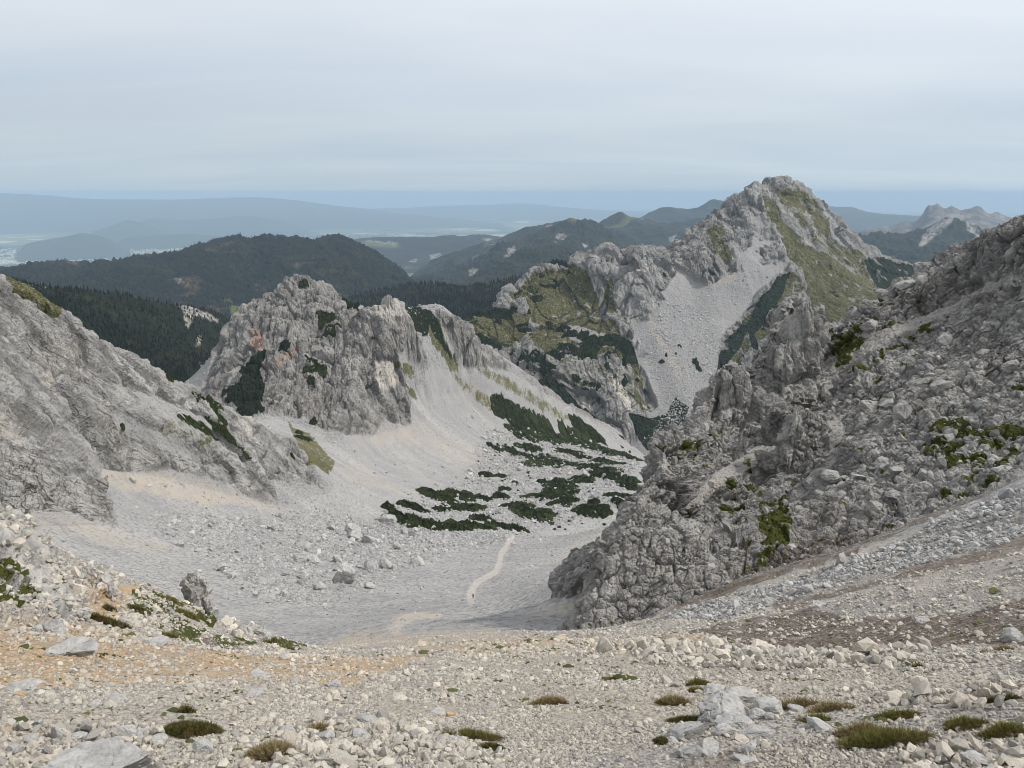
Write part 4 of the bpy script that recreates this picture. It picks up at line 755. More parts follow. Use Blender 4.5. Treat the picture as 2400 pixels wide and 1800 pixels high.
FAR['f11'] = far("hill", FM4, "wooded green blue spur sloping down to the pale river bend",
    [(850, 620, 7900), (880, 605, 7900), (910, 580, 8000), (937, 560, 8000), (954, 551, 8000), (970, 547, 8000), (987, 542, 8000), (1021, 537, 8000), (1057, 530, 8000), (1100, 520, 8000), (1200, 520, 8000)], [[(850, 640, 7000), (1000, 600, 6900), (1200, 600, 6900)]], 850, 1200, 6800, 9300, 1.0, relief=((500, 45, None),), cat="hillside")
plain_mat_hills = forest_mat("plain hills", 120, ((.02, .03, .02), (.045, .055, .03)), amt=0)
def mound_hill(pts, r, dr, X0, X1, lab):
    a = [(x, y, r) for x, y in pts]
    zc = PLAIN_Z
    foot = Qr(r - dr, zc - 5, (X0 - 20, (X0 + X1) / 2, X1 + 20)); bk = Qr(r + dr, zc - 5, (X0 - 20, (X0 + X1) / 2, X1 + 20)); ends = [[(X0 - 12, Qr(r, zc - 5, (X0,))[0][1], r)], [(X1 + 12, Qr(r, zc - 5, (X1,))[0][1], r)]]
    q = Grid([a, foot, bk, *ends], X0 - 20, X1 + 20, r - dr, r + dr, px=1.5, Yref=500, step=.01, floor=.3, maxrows=80)
    q.P[:, 2] += fbm(q.P / (r * .03), 4, .5, 3) * r * .0006
    emit(q, [("hill", plain_mat_hills, None, (lab, "hill"))], {"m1": np.zeros((len(q.P), 3), np.float32)})
mound_hill([(53, 527), (90, 519), (125, 513), (155, 507), (178, 502), (200, 505), (222, 512), (250, 522)], 24000, 1800, 48, 256, "low blue wooded hill rising behind the far city")
mound_hill([(200, 500), (230, 492), (255, 482), (272, 474), (290, 477), (310, 484), (340, 492)], 31000, 2400, 190, 345, "small pointed blue hill on the far plain beyond the city")
mound_hill([(290, 482), (320, 472), (335, 470), (360, 474), (420, 475), (470, 471), (520, 466), (560, 467), (600, 474), (640, 486)], 35000, 3500, 280, 650, "long low blue hills on the far plain left of centre")
mound_hill([(270, 512), (340, 507), (420, 505), (470, 510), (530, 520)], 27000, 1600, 260, 540, "flat blue wooded rise beside the far city outskirts")
FAR['f12'] = far("mountain", plain_mat_hills, "faint pale blue range along the left horizon",
    [(-250, 410, 48000), (0, 418, 48000), (60, 420, 48000), (120, 424, 48000), (200, 430, 48000), (350, 431, 48000), (430, 429, 48000), (500, 427, 48000), (560, 427, 48000), (600, 429, 48000), (640, 432, 48000), (680, 437, 48000), (740, 446, 48000), (800, 451, 48000), (860, 460, 47000), (920, 467, 46000), (1000, 474, 45000), (1100, 482, 44000)],
    [Qr(38000, -1640, (-250, 300, 700, 1100))], -200, 1120, 37500, 60000, 1.3, relief=((4000, 60, None),), backs=((1.1, 8), (1.3, 20)), cat="mountain range")
FAR['f13'] = far("mountain", plain_mat_hills, "faintest pale blue range along the horizon in the centre",
    [(600, 470, 60000), (804, 450, 60000), (887, 449, 60000), (937, 444, 60000), (1037, 444, 60000), (1090, 441, 60000), (1131, 439, 60000), (1170, 442, 60000), (1204, 447, 60000), (1304, 454, 60000), (1404, 457, 60000), (1600, 460, 60000), (2300, 470, 60000)],
    [Qr(50000, -1640, (600, 1100, 1600, 2300))], 600, 2330, 49000, 70000, 1.5, relief=((5000, 50, None),), backs=((1.1, 8), (1.2, 20)), cat="mountain range")
# the plain: one fan sheet from under the mountains to beyond the last range
def fan(name, mat, r0, r1, nr, z, a0=-48, a1=48, na=160):
    u = np.radians(np.linspace(a0, a1, na)); r = np.exp(np.linspace(math.log(r0), math.log(r1), nr))
    U, Rr = np.meshgrid(u, r); V = np.stack([Rr * np.sin(U), Rr * np.cos(U), np.full(U.shape, z)], 2).reshape(-1, 3)
    i = np.arange(na * nr).reshape(nr, na); Fq = np.stack([i[:-1, :-1], i[:-1, 1:], i[1:, 1:], i[1:, :-1]], 2).reshape(-1, 4)
    return raw_mesh(name, V, Fq, mat)
t = NT("valley fields")
vo = t.vor(1 / 900, 'F1', 1, t.map((1, .8, 1), (0, 0, .4))); vs = t.n("ShaderNodeSeparateColor", {0: vo}).outputs
wn1 = t.noise(1 / 3500, 5, .6); wn2 = t.noise(1 / 600, 4, .6)
fld = t.mix(vs[0], (.09, .12, .04), (.22, .21, .10)); fld = t.mix(t.rng(vs[1], .8, .82), fld, (.42, .40, .30))
pm = t.mix(t.rng(t.math('ADD', t.math('MULTIPLY', wn1, .7), t.math('MULTIPLY', wn2, .3)), .47, .53), fld, (.018, .032, .018))
plain = tag(fan("valley_plain", t.done(pm, .95), 2500, 78000, 60, PLAIN_Z), "flat hazy blue valley plain of fields and woods far below on the left", "plain", kind='structure')
# river bend
def flat_patch(name, pts, z, mat, label, cat, kind='structure'):
    V = []
    for X, Y in pts:
        dx, dy, dz = ray(X, Y); k = z / dz; V.append((dx * k, dy * k, z))
    me = bpy.data.meshes.new(name); me.from_pydata(V, [], [list(range(len(V)))]); me.materials.append(mat); me.update()
    o = bpy.data.objects.new(name, me); SC.collection.objects.link(o); return tag(o, label, cat, kind=kind)
t = NT("river water"); WATER = t.done((.22, .36, .30, 1), .25, spec=.5)
flat_patch("river", [(857, 584), (868, 578), (880, 574), (900, 571), (915, 567), (929, 561), (927, 567), (915, 573), (897, 578), (878, 582)], PLAIN_Z + 6, WATER, "pale green river bend glinting in the far valley", "river")
# ================================================================ haze
def haze_box():
    me = bpy.data.meshes.new("haze"); x, y0, y1, z0, z1 = 80000, -3000, 82000, -1652, 110
    v = [(sx * x, y, z) for z in (z0, z1) for y in (y0, y1) for sx in (-1, 1)]
    f = [(0, 1, 3, 2), (4, 6, 7, 5), (0, 4, 5, 1), (2, 3, 7, 6), (0, 2, 6, 4), (1, 5, 7, 3)]
    me.from_pydata(v, [], f); me.update()
    import bmesh
    bm = bmesh.new(); bm.from_mesh(me); bmesh.ops.recalc_face_normals(bm, faces=bm.faces); bm.to_mesh(me); bm.free()
    m = bpy.data.materials.new("haze"); m.use_nodes = True; nt = m.node_tree; nt.nodes.clear()
    o = nt.nodes.new("ShaderNodeOutputMaterial"); p = nt.nodes.new("ShaderNodeVolumePrincipled")
    p.inputs["Color"].default_value = (.505, .665, .845, 1); p.inputs["Density"].default_value = 3.7e-5; p.inputs["Anisotropy"].default_value = 0.0
    nt.links.new(p.outputs[0], o.inputs["Volume"]); me.materials.append(m)
    ob = bpy.data.objects.new("haze", me); SC.collection.objects.link(ob)
    tag(ob, "thin blue haze that pales the distant mountains and plain", "haze", kind='stuff')
haze_box()
emit(g, [("mountainside", MAT_LEFT, isL, ("pale grey bare limestone mountainside sloping down from the left edge", "mountainside")),
         ("mountain", MAT_PEAK, isP, ("grey rock peak with dark pine gully and pale scree ridge left of centre", "peak")),
         ("path", MAT_BASIN, PATH > .5, ("pale winding footpath trodden down the scree slope", "path")),
         ("ground", MAT_NEAR, isN, ("stony gravel slope with orange and brown earth in front", "ground")),
         ("scree_basin", MAT_BASIN, None, ("grey scree basin filling the valley head below the peaks", "scree"))], AG)
# ================================================================ stones
def stone_mat(name, lo, hi, warm=.25, L=.3):
    t = NT(name); inf = t.n("ShaderNodeObjectInfo").outputs["Random"]
    n = t.noise(1 / L, 5, .65); n2 = t.noise(6 / L, 3, .6)
    c = t.mix(inf, lo, hi); c = t.mix(t.rng(t.math('FRACT', t.math('MULTIPLY', inf, 7.3)), 1 - warm, 1 - warm + .05), c, (.50, .45, .385)) if warm > 0 else c
    c = t.mix(t.rng(n, .42, .7, 0, .55), c, tuple(v * .62 for v in lo)); c = t.mix(t.rng(n2, .55, .75, 0, .35), c, (.55, .54, .52))
    return t.done(c, .9, n, .5, L * .4)
ST_NEAR = stone_mat("gravel stone", (.29, .277, .257), (.68, .62, .53), .25, .12)
ST_BASIN = stone_mat("scree stone", (.27, .268, .266), (.50, .492, .48), .03, 2.0)
ST_CRAG = stone_mat("crag stone", (.19, .182, .175), (.40, .388, .37), .0, .8)
def icosphere(sub):
    import bmesh
    bm = bmesh.new(); bmesh.ops.create_icosphere(bm, subdivisions=sub, radius=1)
    V = np.array([v.co[:] for v in bm.verts], np.float32); Fq = np.array([[v.index for v in f.verts] for f in bm.faces], np.int32); bm.free(); return V, Fq
ICO = {k: icosphere(k) for k in (1, 2, 3, 4, 5)}
def rock_shape(seed, sub=3, cuts=9, rough=.10, aspect=(1, .8, .6), edge=.45):
    """a broken block: sphere trimmed by random planes, then weathered"""
    rs = np.random.RandomState(seed); V, Fq = ICO[sub]; V = V.copy()
    for _ in range(cuts):
        n = rs.randn(3); n /= np.linalg.norm(n); d = rs.uniform(edge, .85)
        s = V @ n; over = s > d; V[over] -= np.outer((s[over] - d), n).astype(np.float32)
    if sub >= 3:
        nrm = V / (np.linalg.norm(V, axis=1, keepdims=True) + 1e-6)
        V = V + nrm * (fbm(V * 1.6 + seed, 4, .55, seed & 3) * rough + (fbm(V * 6 + seed, 3, .6, 2) * rough * .35))[:, None]
        if sub >= 4:
            F1, E, FC, RN = worley(V * 2.2 + seed, 1); V = V + nrm * (FC * .22 - .05 * np.exp(-E * 12))[:, None]
    else:
        V = V * (1 + rs.uniform(-.12, .12, (len(V), 1))).astype(np.float32)
    return (V * np.array(aspect, np.float32)).astype(np.float32), Fq
def protos(n, mat, tagn, sub=1, flat=.62):
    col = bpy.data.collections.new(tagn)
    for k in range(n):
        rs = np.random.RandomState(k + 50)
        V, Fq = rock_shape(k * 7 + 3, sub, 8, .1, (1, rs.uniform(.6, .95), rs.uniform(flat - .18, flat + .15)), .4)
        o = raw_mesh("stone", V, Fq, mat, smooth=False); SC.collection.objects.unlink(o); col.objects.link(o)
    return col
def scatter(name, pos, scale, col, label, cat, tilt=.5, seed=0):
    n = len(pos); rs = np.random.RandomState(seed)
    me = bpy.data.meshes.new(name); me.vertices.add(n); me.vertices.foreach_set("co", np.ascontiguousarray(pos, np.float32).ravel())
    a = me.attributes.new("rot", 'FLOAT_VECTOR', 'POINT'); r = np.stack([rs.normal(0, tilt, n), rs.normal(0, tilt, n), rs.uniform(0, 6.283, n)], 1).astype(np.float32); a.data.foreach_set("vector", r.ravel())
    sc = np.asarray(scale, np.float32); sc = np.repeat(sc[:, None], 3, 1) if sc.ndim == 1 else sc
    a = me.attributes.new("siz", 'FLOAT_VECTOR', 'POINT'); a.data.foreach_set("vector", np.ascontiguousarray(sc, np.float32).ravel())
    me.update()
    o = bpy.data.objects.new(name, me); SC.collection.objects.link(o)
    ng = bpy.data.node_groups.new(name, 'GeometryNodeTree')
    ng.interface.new_socket("Geometry", in_out='INPUT', socket_type='NodeSocketGeometry'); ng.interface.new_socket("Geometry", in_out='OUTPUT', socket_type='NodeSocketGeometry')
    N, Lk = ng.nodes, ng.links
    gi, go = N.new("NodeGroupInput"), N.new("NodeGroupOutput")
    ci = N.new("GeometryNodeCollectionInfo"); ci.inputs[0].default_value = col; ci.inputs[1].default_value = True; ci.inputs[2].default_value = True
    iop = N.new("GeometryNodeInstanceOnPoints"); iop.inputs["Pick Instance"].default_value = True
    a1 = N.new("GeometryNodeInputNamedAttribute"); a1.data_type = 'FLOAT_VECTOR'; a1.inputs[0].default_value = "rot"
    a2 = N.new("GeometryNodeInputNamedAttribute"); a2.data_type = 'FLOAT_VECTOR'; a2.inputs[0].default_value = "siz"
    Lk.new(gi.outputs[0], iop.inputs["Points"]); Lk.new(ci.outputs[0], iop.inputs["Instance"])
    e2r = N.new("FunctionNodeEulerToRotation"); Lk.new(a1.outputs[0], e2r.inputs[0]); Lk.new(e2r.outputs[0], iop.inputs["Rotation"]); Lk.new(a2.outputs[0], iop.inputs["Scale"])
    Lk.new(iop.outputs[0], go.inputs[0])
    md = o.modifiers.new("scatter", 'NODES'); md.node_group = ng
    return tag(o, label, cat, kind='stuff')
P_NEAR, P_BASIN, P_CRAG = protos(10, ST_NEAR, "gravel stones"), protos(8, ST_BASIN, "scree stones"), protos(8, ST_CRAG, "crag stones")
def pick(g, w, n, seed):
    rs = np.random.RandomState(seed); c = np.cumsum(w.astype(np.float64)); i = np.searchsorted(c, rs.rand(n) * c[-1]); i = np.clip(i, 0, len(w) - 1)
    jit = rs.uniform(-.5, .5, (n, 2))
    p = g.P[i].copy(); rr = g.R[i]; ang = 1.0 / F
    p[:, 0] += jit[:, 0] * rr * ang; p[:, 1] += jit[:, 1] * rr * ang
    return i, p, rr, rs
FGR = [(215, 1650, 176, 110, "largest pale boulder with cracks at the bottom left corner", "RM_NEAR"), (128, 1588, 27, 38, "upright pointed stone standing beside the largest corner boulder", "RM_NEAR"), (260, 1581, 48, 30, "rounded grey stone behind the largest corner boulder", "RM_NEAR"),
 (164, 1591, 32, 14, "flat grey stone between the upright stone and rounded stone", "RM_NEAR"), (31, 1617, 30, 18, "smooth grey stone at the far left edge of the rubble", "RM_NEAR"), (67, 1594, 32, 20, "leaning grey stone left of the upright stone", "RM_NEAR"),
 (85, 1562, 20, 19, "pale flat faced stone above the leaning stone at left", "RM_NEAR"), (253, 1508, 32, 13, "flat white stone with dark underside on the ochre gravel", "RM_NEAR"), (201, 1521, 24, 16, "pale stone down left of the flat white stone", "RM_NEAR"),
 (53, 1484, 54, 24, "pale half buried rock on ochre gravel at left edge", "RM_NEAR"), (219, 1567, 17, 12, "small ochre stone above the largest corner boulder", "RM_OCH"), (43, 1501, 20, 10, "small ochre stone below the half buried rock", "RM_OCH"),
 (117, 1358, 42, 24, "white block on the orange ground below the mossy rocks", "RM_NEAR"), (82, 1362, 26, 16, "smaller white block touching the one on the orange ground", "RM_NEAR"), (142, 1402, 84, 30, "long white slab lying on the orange ground", "RM_NEAR"),
 (307, 1385, 22, 14, "white stone under the mossy mound, left of a larger one", "RM_NEAR"), (336, 1388, 38, 17, "larger white stone under the mossy mound", "RM_NEAR"), (557, 1459, 48, 11, "flat pale slab in the middle of the ochre gravel", "RM_NEAR"), (720, 1476, 30, 14, "grey stone at the right end of the ochre gravel", "RM_NEAR"),
 (340, 1598, 32, 17, "slanted grey stone left of the dark green cushion", "RM_NEAR"), (300, 1586, 34, 14, "pale slab between rounded stone and green cushion", "RM_NEAR"), (436, 1614, 42, 24, "round pale stone below the dark green cushion", "RM_NEAR"),
 (476, 1570, 18, 16, "pale stone at the right side of the dark green cushion", "RM_NEAR"), (545, 1498, 36, 15, "half buried pale stone on the middle gravel", "RM_NEAR"), (795, 1556, 44, 18, "pale flat stone above the rubble heap", "RM_NEAR"), (627, 1577, 38, 16, "pale stone by the dry grass at left of rubble heap", "RM_NEAR"),
 (940, 1539, 40, 12, "flat grey slab left of the brown stone", "RM_NEAR"), (971, 1543, 22, 18, "brown stone beside the flat grey slab", "RM_OCH"), (706, 1590, 42, 22, "angular stone at the top left of the rubble heap", "RM_NEAR"), (772, 1588, 50, 22, "broad block at the top of the rubble heap", "RM_NEAR"),
 (1559, 1528, 92, 52, "main pale block of the rock cluster at lower right", "RM_NEAR"), (1596, 1505, 66, 32, "split pale block at the top of the lower right cluster", "RM_NEAR"), (1485, 1618, 46, 36, "pointed stone in front of the leaning grey slab", "RM_NEAR"), (1529, 1617, 44, 32, "low pale stone right of the pointed stone", "RM_NEAR"),
 (1583, 1558, 56, 24, "tapered pale stone below the main block of the cluster", "RM_NEAR"), (1573, 1579, 44, 22, "pale stone in the middle of the lower right cluster", "RM_NEAR"), (1525, 1550, 24, 24, "small white stone between moss and main block", "RM_NEAR"), (1617, 1613, 32, 26, "rounded grey stone at the foot of the tilted slab", "RM_NEAR"),
 (1665, 1529, 52, 28, "pale ridge shaped rock right of the main block", "RM_NEAR"), (1631, 1545, 34, 18, "grey rounded rock right of the tapered stone", "RM_NEAR"), (1663, 1549, 19, 13, "small square grey stone in the lower right cluster", "RM_NEAR"), (1719, 1531, 30, 15, "round pale stone beside dry grass right of the cluster", "RM_NEAR"),
 (1774, 1570, 54, 20, "low pale rock left of the green grass bank", "RM_NEAR"), (1730, 1581, 20, 9, "white pebble left of the low pale rock", "RM_NEAR"), (1609, 1640, 38, 10, "flat white slab below the rock cluster", "RM_NEAR"), (1544, 1491, 42, 12, "flat pale slab behind the rock cluster", "RM_NEAR"),
 (1280, 1478, 26, 8, "flat grey stone beside the small mossy hump", "RM_NEAR"), (2110, 1640, 44, 20, "pale stone at the bottom right in rubble", "RM_NEAR"), (2090, 1622, 24, 14, "small pale stone above the bottom right stone", "RM_NEAR"), (1450, 1598, 22, 12, "grey stone in the dark hollow left of the leaning slab", "RM_NEAR"),
 (980, 1600, 30, 26, "grey stone leaning on the grassy hump in the rubble heap", "RM_NEAR"), (1060, 1522, 22, 8, "thin grey stone on the gravel right of centre", "RM_NEAR")]
TU = [(412, 1562, 112, 66, "dark green cushion of grass among stones near the bottom left", "TK", .7), (404, 1532, 30, 20, "small brown topped tuft above the dark green cushion", "TK", .8), (1012, 1580, 168, 44, "grassy green hump behind the rubble heap in the bottom middle", "TG", .8), (1060, 1606, 70, 46, "dark earthy side of the grassy hump in the bottom middle", "TK", .6),
 (1324, 1465, 60, 18, "dark mossy hump alone on the gravel right of centre", "TK", .4), (1187, 1512, 100, 26, "dry straw coloured grass hump on the gravel in the middle", "TD", .9), (1427, 1592, 36, 44, "round dark moss cushion above the black hollow", "TK", .5), (1478, 1548, 84, 34, "thick green moss along the top of the leaning slab", "TK", .45), (1530, 1532, 32, 36, "olive moss cushion against the main pale block", "TK", .45),
 (1520, 1568, 20, 26, "small moss cushion wedged under the main block", "TK", .4), (1508, 1472, 56, 18, "green tuft above the rock cluster, upper one", "TG", .7), (1503, 1490, 44, 14, "green tuft above the rock cluster, lower one", "TG", .7), (1455, 1510, 80, 34, "brown dry grass patch up left of the rock cluster", "TD", 1.0), (1522, 1606, 36, 22, "brown moss between two front stones of the cluster", "TK", .5),
 (1905, 1590, 170, 50, "broad bank of green grass at the lower right", "TG", 1.3), (1860, 1577, 90, 30, "yellowing grass at the left top of the green bank", "TD", 1.3), (1935, 1544, 90, 20, "low green tuft behind the green bank", "TG", .8), (2080, 1562, 90, 26, "green tuft right of the green bank, nearer one", "TG", .9), (2165, 1574, 90, 28, "green tuft at the right edge of the picture", "TG", .9),
 (1715, 1520, 100, 18, "long strip of dry brown grass behind the rock cluster", "TD", 1.0), (1790, 1528, 80, 18, "dry brown grass strip left of the green bank", "TD", 1.0), (1760, 1552, 60, 16, "small green grass tuft between pale rocks", "TG", .9), (2142, 1512, 44, 14, "dark tuft on the far right gravel", "TK", .6), (2180, 1508, 40, 12, "rightmost dark tuft on the far right gravel", "TK", .6),
 (590, 1612, 120, 66, "dry brown grass left of the rubble heap", "TD", 1.2), (690, 1574, 70, 20, "thin dry grass above the rubble heap", "TD", 1.2), (1590, 1556, 30, 10, "tiny green tuft inside the rock cluster", "TG", .6), (213, 1331, 58, 26, "dark brown mossy tuft below the orange hollow", "TK", .6), (252, 1346, 60, 20, "long dark moss ledge right of the dark brown tuft", "TK", .6),
 (237, 1313, 28, 16, "small brown tuft above the dark moss ledge", "TK", .8), (137, 1253, 36, 14, "bright green moss on the rim left of the rock hump", "TG", .5), (176, 1254, 34, 18, "green moss against the rock hump", "TG", .5), (620, 1394, 50, 12, "green moss strip at the right end of the mound", "TG", .5), (590, 1380, 50, 16, "mossy edge below the dark rock step", "TG", .5), (745, 1590, 2, 2, "", None, 0),
 (365, 1291, 60, 20, "green moss on the crest of the mound left of the pinnacle", "TG", .5), (405, 1322, 56, 26, "green moss below the rock pinnacle", "TG", .5), (300, 1312, 44, 24, "mossy patch right of the orange path", "TK", .5), (368, 1372, 44, 18, "small green tufts at the foot of the mound", "TG", .6), (1985, 1438, 30, 8, "thin tuft on the stony lip at right", "TG", .6), (2160, 1402, 60, 10, "dry grass on the lip at the right edge", "TD", .6)]
def ellipses(lst, k=.5):
    m = np.zeros(len(g.P), bool)
    for e in lst: m |= (((g.X - e[0]) / (e[2] * k + 1)) ** 2 + ((g.Y - e[1]) / (e[3] * k + 1)) ** 2 < 1)
    return m & (g.R < 40)
inview = (g.X > -120) & (g.X < 2330)
vis = inview & (g.Y < 1760)
patch = np.clip(.55 + fbm(g.P / 1.3, 3, .5, 21) * 1.6, .08, 1.6)
heap = mk(g, [([(-100, 1560), (120, 1575), (330, 1570), (360, 1600), (340, 1720), (-200, 1720)], 3, 9, 1, w2, 2), ([(600, 1590), (700, 1565), (900, 1575), (1000, 1600), (1100, 1650), (1050, 1720), (560, 1720)], 3, 9, 1.3, w2, 2),
    ([(1250, 1405), (1500, 1402), (1800, 1410), (2000, 1412), (1960, 1445), (1700, 1450), (1450, 1440)], 12, 22, 1.1, w2, 2), ([(1850, 1520), (2330, 1440), (2330, 1540), (2100, 1530)], 5, 22, .7, w2, 3), ([(1950, 1620), (2330, 1600), (2330, 1720), (1950, 1720)], 3, 9, .9, w2, 2)])
screeband = mk(g, [([(1440, 1335), (1700, 1262), (1900, 1190), (2100, 1110), (2330, 1030), (2330, 1130), (2000, 1215), (1800, 1265), (1560, 1340)], 30, 110, 1, w2, 2)])
wn_ = vis * (R < 60) * (1 - np.clip(rock, 0, 1) * .6) * patch * (1 - soil * .62) * (1 - brown * .75) * (1 - ellipses(TU, .28))
i, p, rr, rs = pick(g, wn_, 135000, 1)
sz = np.exp(rs.normal(0, .55, len(i))) * np.clip(.0019 * rr, .009, .06) * (1 + heap[i] * .5); p[:, 2] += sz * .12
scatter("gravel", p, np.clip(sz, .005, .16), P_NEAR, "loose pale limestone gravel strewn over the near slope", "gravel", seed=1)
ST_OCH = stone_mat("ochre gravel stone", (.36, .27, .17), (.62, .53, .41), .0, .12); P_OCH = protos(6, ST_OCH, "ochre stones")
i, p, rr, rs = pick(g, vis * (R < 60) * soil * (1 - ellipses(TU, .28)), 4500, 21)
sz = np.exp(rs.normal(0, .55, len(i))) * np.clip(.0018 * rr, .009, .06); p[:, 2] += sz * .12
scatter("gravel", p, sz, P_OCH, "orange and ochre gravel on the left of the near slope", "gravel", seed=21)
GRN = stone_mat("tiny plants", (.035, .045, .012), (.11, .12, .035), .0, .05); P_GRN = protos(4, GRN, "tiny plants", 1, .4)
dots = np.clip(fbm(g.P / .9, 3, .6, 41) * 2.2 - .15, 0, 1) * (.25 + soil + moss * 6 + .5 * warm)
i, p, rr, rs = pick(g, vis * (R < 45) * dots * (1 - heap), 2600, 41)
sz = np.exp(rs.normal(0, .55, len(i))) * .0021 * rr
scatter("ground_plants", p, np.stack([sz * 1.4, sz * 1.2, sz * .8], 1), P_GRN, "tiny green and brown plants dotted over the gravel and soil", "plants", .2, 41)
i, p, rr, rs = pick(g, vis * heap, 5200, 2)
sz = np.exp(rs.normal(0, .42, len(i))) * np.clip(.0056 * rr, .03, .12); p[:, 2] += sz * rs.uniform(-.1, .9, len(i))
scatter("rubble", p, np.clip(sz, .02, .4), P_NEAR, "heaps of fist sized grey rubble in the foreground", "rubble", .9, 2)
i, p, rr, rs = pick(g, vis * screeband * (.6 + .6 * patch), 13000, 3)
sz = np.exp(rs.normal(0, .45, len(i))) * .0026 * rr; p[:, 2] += sz * .3
scatter("scree", p, np.clip(sz, .05, 1.1), P_BASIN, "band of loose grey stones below the dark crag", "scree", .8, 3)
i, p, rr, rs = pick(g, vis * soft * (R > 60) * (R < 1260) * (np.clip(RUBBLE, 0, 1) * 1.0 + .28) * (1 - PATH), 80000, 4)
sz = np.exp(rs.normal(0, .55, len(i))) * np.where(RUBBLE[i] > .4, .00125, .0008) * rr; p[:, 2] += sz * .15
scatter("scree", p, np.clip(sz, .1, 4.5), P_BASIN, "grey boulders and stones littering the basin floor", "scree", .7, 4)
i, p, rr, rs = pick(S, srock * (S.X > 1200) * (1 - smoss * .5) * np.clip(S.N[:, 2] * 1.6 - .2, 0.05, 1), 2600, 5)
sz = np.exp(rs.normal(0, .6, len(i))) * .0030 * rr
scatter("crag_rubble", p, np.clip(sz, .12, 1.5), P_CRAG, "broken blocks wedged all over the dark crag", "rubble", 1.0, 5)
i, p, rr, rs = pick(M, mrub * 1.0 + mscree * .06, 7000, 6)
sz = np.exp(rs.normal(0, .5, len(i))) * .0008 * rr
scatter("scree", p, np.clip(sz, .5, 6), P_BASIN, "boulders scattered down the scree bowl under the high peak", "scree", .8, 6)
i, p, rr, rs = pick(g, vis * np.maximum(mound, mound2) * (1 - moss * .5), 1300, 31)
sz = np.exp(rs.normal(0, .5, len(i))) * .0040 * rr
scatter("rubble", p, np.clip(sz, .04, .45), P_NEAR, "loose angular blocks on the rocky mound at the left", "rubble", 1.0, 31)
# the slope goes on to both sides and underfoot, beyond what the frame shows
q = Grid(G_LINES, -1300, 3500, .6, 120, px=7, Yref=900, maxrows=260)
q.P[:, 2] += np.clip(q.R / 25, .12, 1) * (fbm(q.P / 3.5, 4, .5, 6) * .28 + fbm(q.P / .7, 3, .5, 7) * .07) - .04
nq = len(q.P); wq = np.clip(.55 + fbm(q.P / 2.2, 4, .6, 9) * .8, 0, 1)
emit(q, [("ground", MAT_NEAR, None, ("stony gravel slope continuing underfoot and to both sides", "ground"))],
     {"m1": np.zeros((nq, 3)), "m2": np.concatenate([np.zeros((nq, 2)), np.full((nq, 1), .5), wq[:, None]], 1), "m3": np.zeros((nq, 3))},
     cut=(q.U > g.uu[0] + .02) & (q.U < g.uu[-1] - .02) & (q.R > 3.7))
wq = ((q.U < g.uu[0] + .01) | (q.U > g.uu[-1] - .01) | (q.R < 3.5)) * (q.R < 30) * 1.0
i, p, rr, rs = pick(q, wq, 16000, 51); p[:, 0] += rs.normal(0, .004, len(i)) * rr; p[:, 1] += rs.normal(0, .01, len(i)) * rr
p[:, 2] = q.height(p[:, 0], p[:, 1]); sz = np.exp(rs.normal(0, .55, len(i))) * np.clip(.0030 * rr, .009, .06)
scatter("gravel", p, sz, P_NEAR, "loose gravel beside and below the viewpoint", "gravel", seed=51)
# ================================================================ forests and town
def cone_tree(mat):
    V, Fq = [], []
    rs = np.random.RandomState(3)
    for k in range(4):
        z0, z1, r = .12 + k * .2, .42 + k * .2, .24 - k * .05; b = len(V); n = 7
        for j in range(n): a = 6.283 * j / n + k; q = r * (1 if j % 2 else .7); V.append((q * math.cos(a), q * math.sin(a), z0 - .04 * (j % 2)))
        V.append((0, 0, z1)); Fq += [(b + j, b + (j + 1) % n, b + n) for j in range(n)]
    c = bpy.data.collections.new("conifers"); o = raw_mesh("conifer", np.array(V, np.float32), np.array(Fq, np.int32), mat, smooth=False); SC.collection.objects.unlink(o); c.objects.link(o); return c
t = NT("conifer needles"); inf = t.n("ShaderNodeObjectInfo").outputs["Random"]
CON = cone_tree(t.done(t.mix(inf, (.004, .007, .005), (.013, .020, .010)), .95))
def forest_on(q, n, h, label, seed, cond=None):
    w = np.ones(len(q.P)) if cond is None else cond.astype(float); w = w * (np.exp(fbm(q.P / (h * 9), 3, .5, 5) * 1.5))
    i, p, rr, rs = pick(q, w, n, seed); s = h * rs.uniform(.6, 1.25, n)
    scatter("conifer_forest", p, np.stack([s, s, s], 1), CON, label, "forest", .03, seed)
forest_on(FAR['f3'][1], 9000, 13, "spruce forest covering the hill behind the green shoulder", 11)
forest_on(FAR['f1'][1], 9000, 7, "dark mountain forest on the slope behind the left mountainside", 12, FAR['f1'][1].R > 1000)
forest_on(FAR['f2'][1], 12000, 9, "forest along the long dark blue ridge", 13, FAR['f2'][1].R > 3200)
forest_on(FAR['knob'][1], 500, 12, "trees on top of the rocky knoll", 14, (FAR['knob'][1].Y < 592))
rs = np.random.RandomState(5); Vb, Fb = [], []
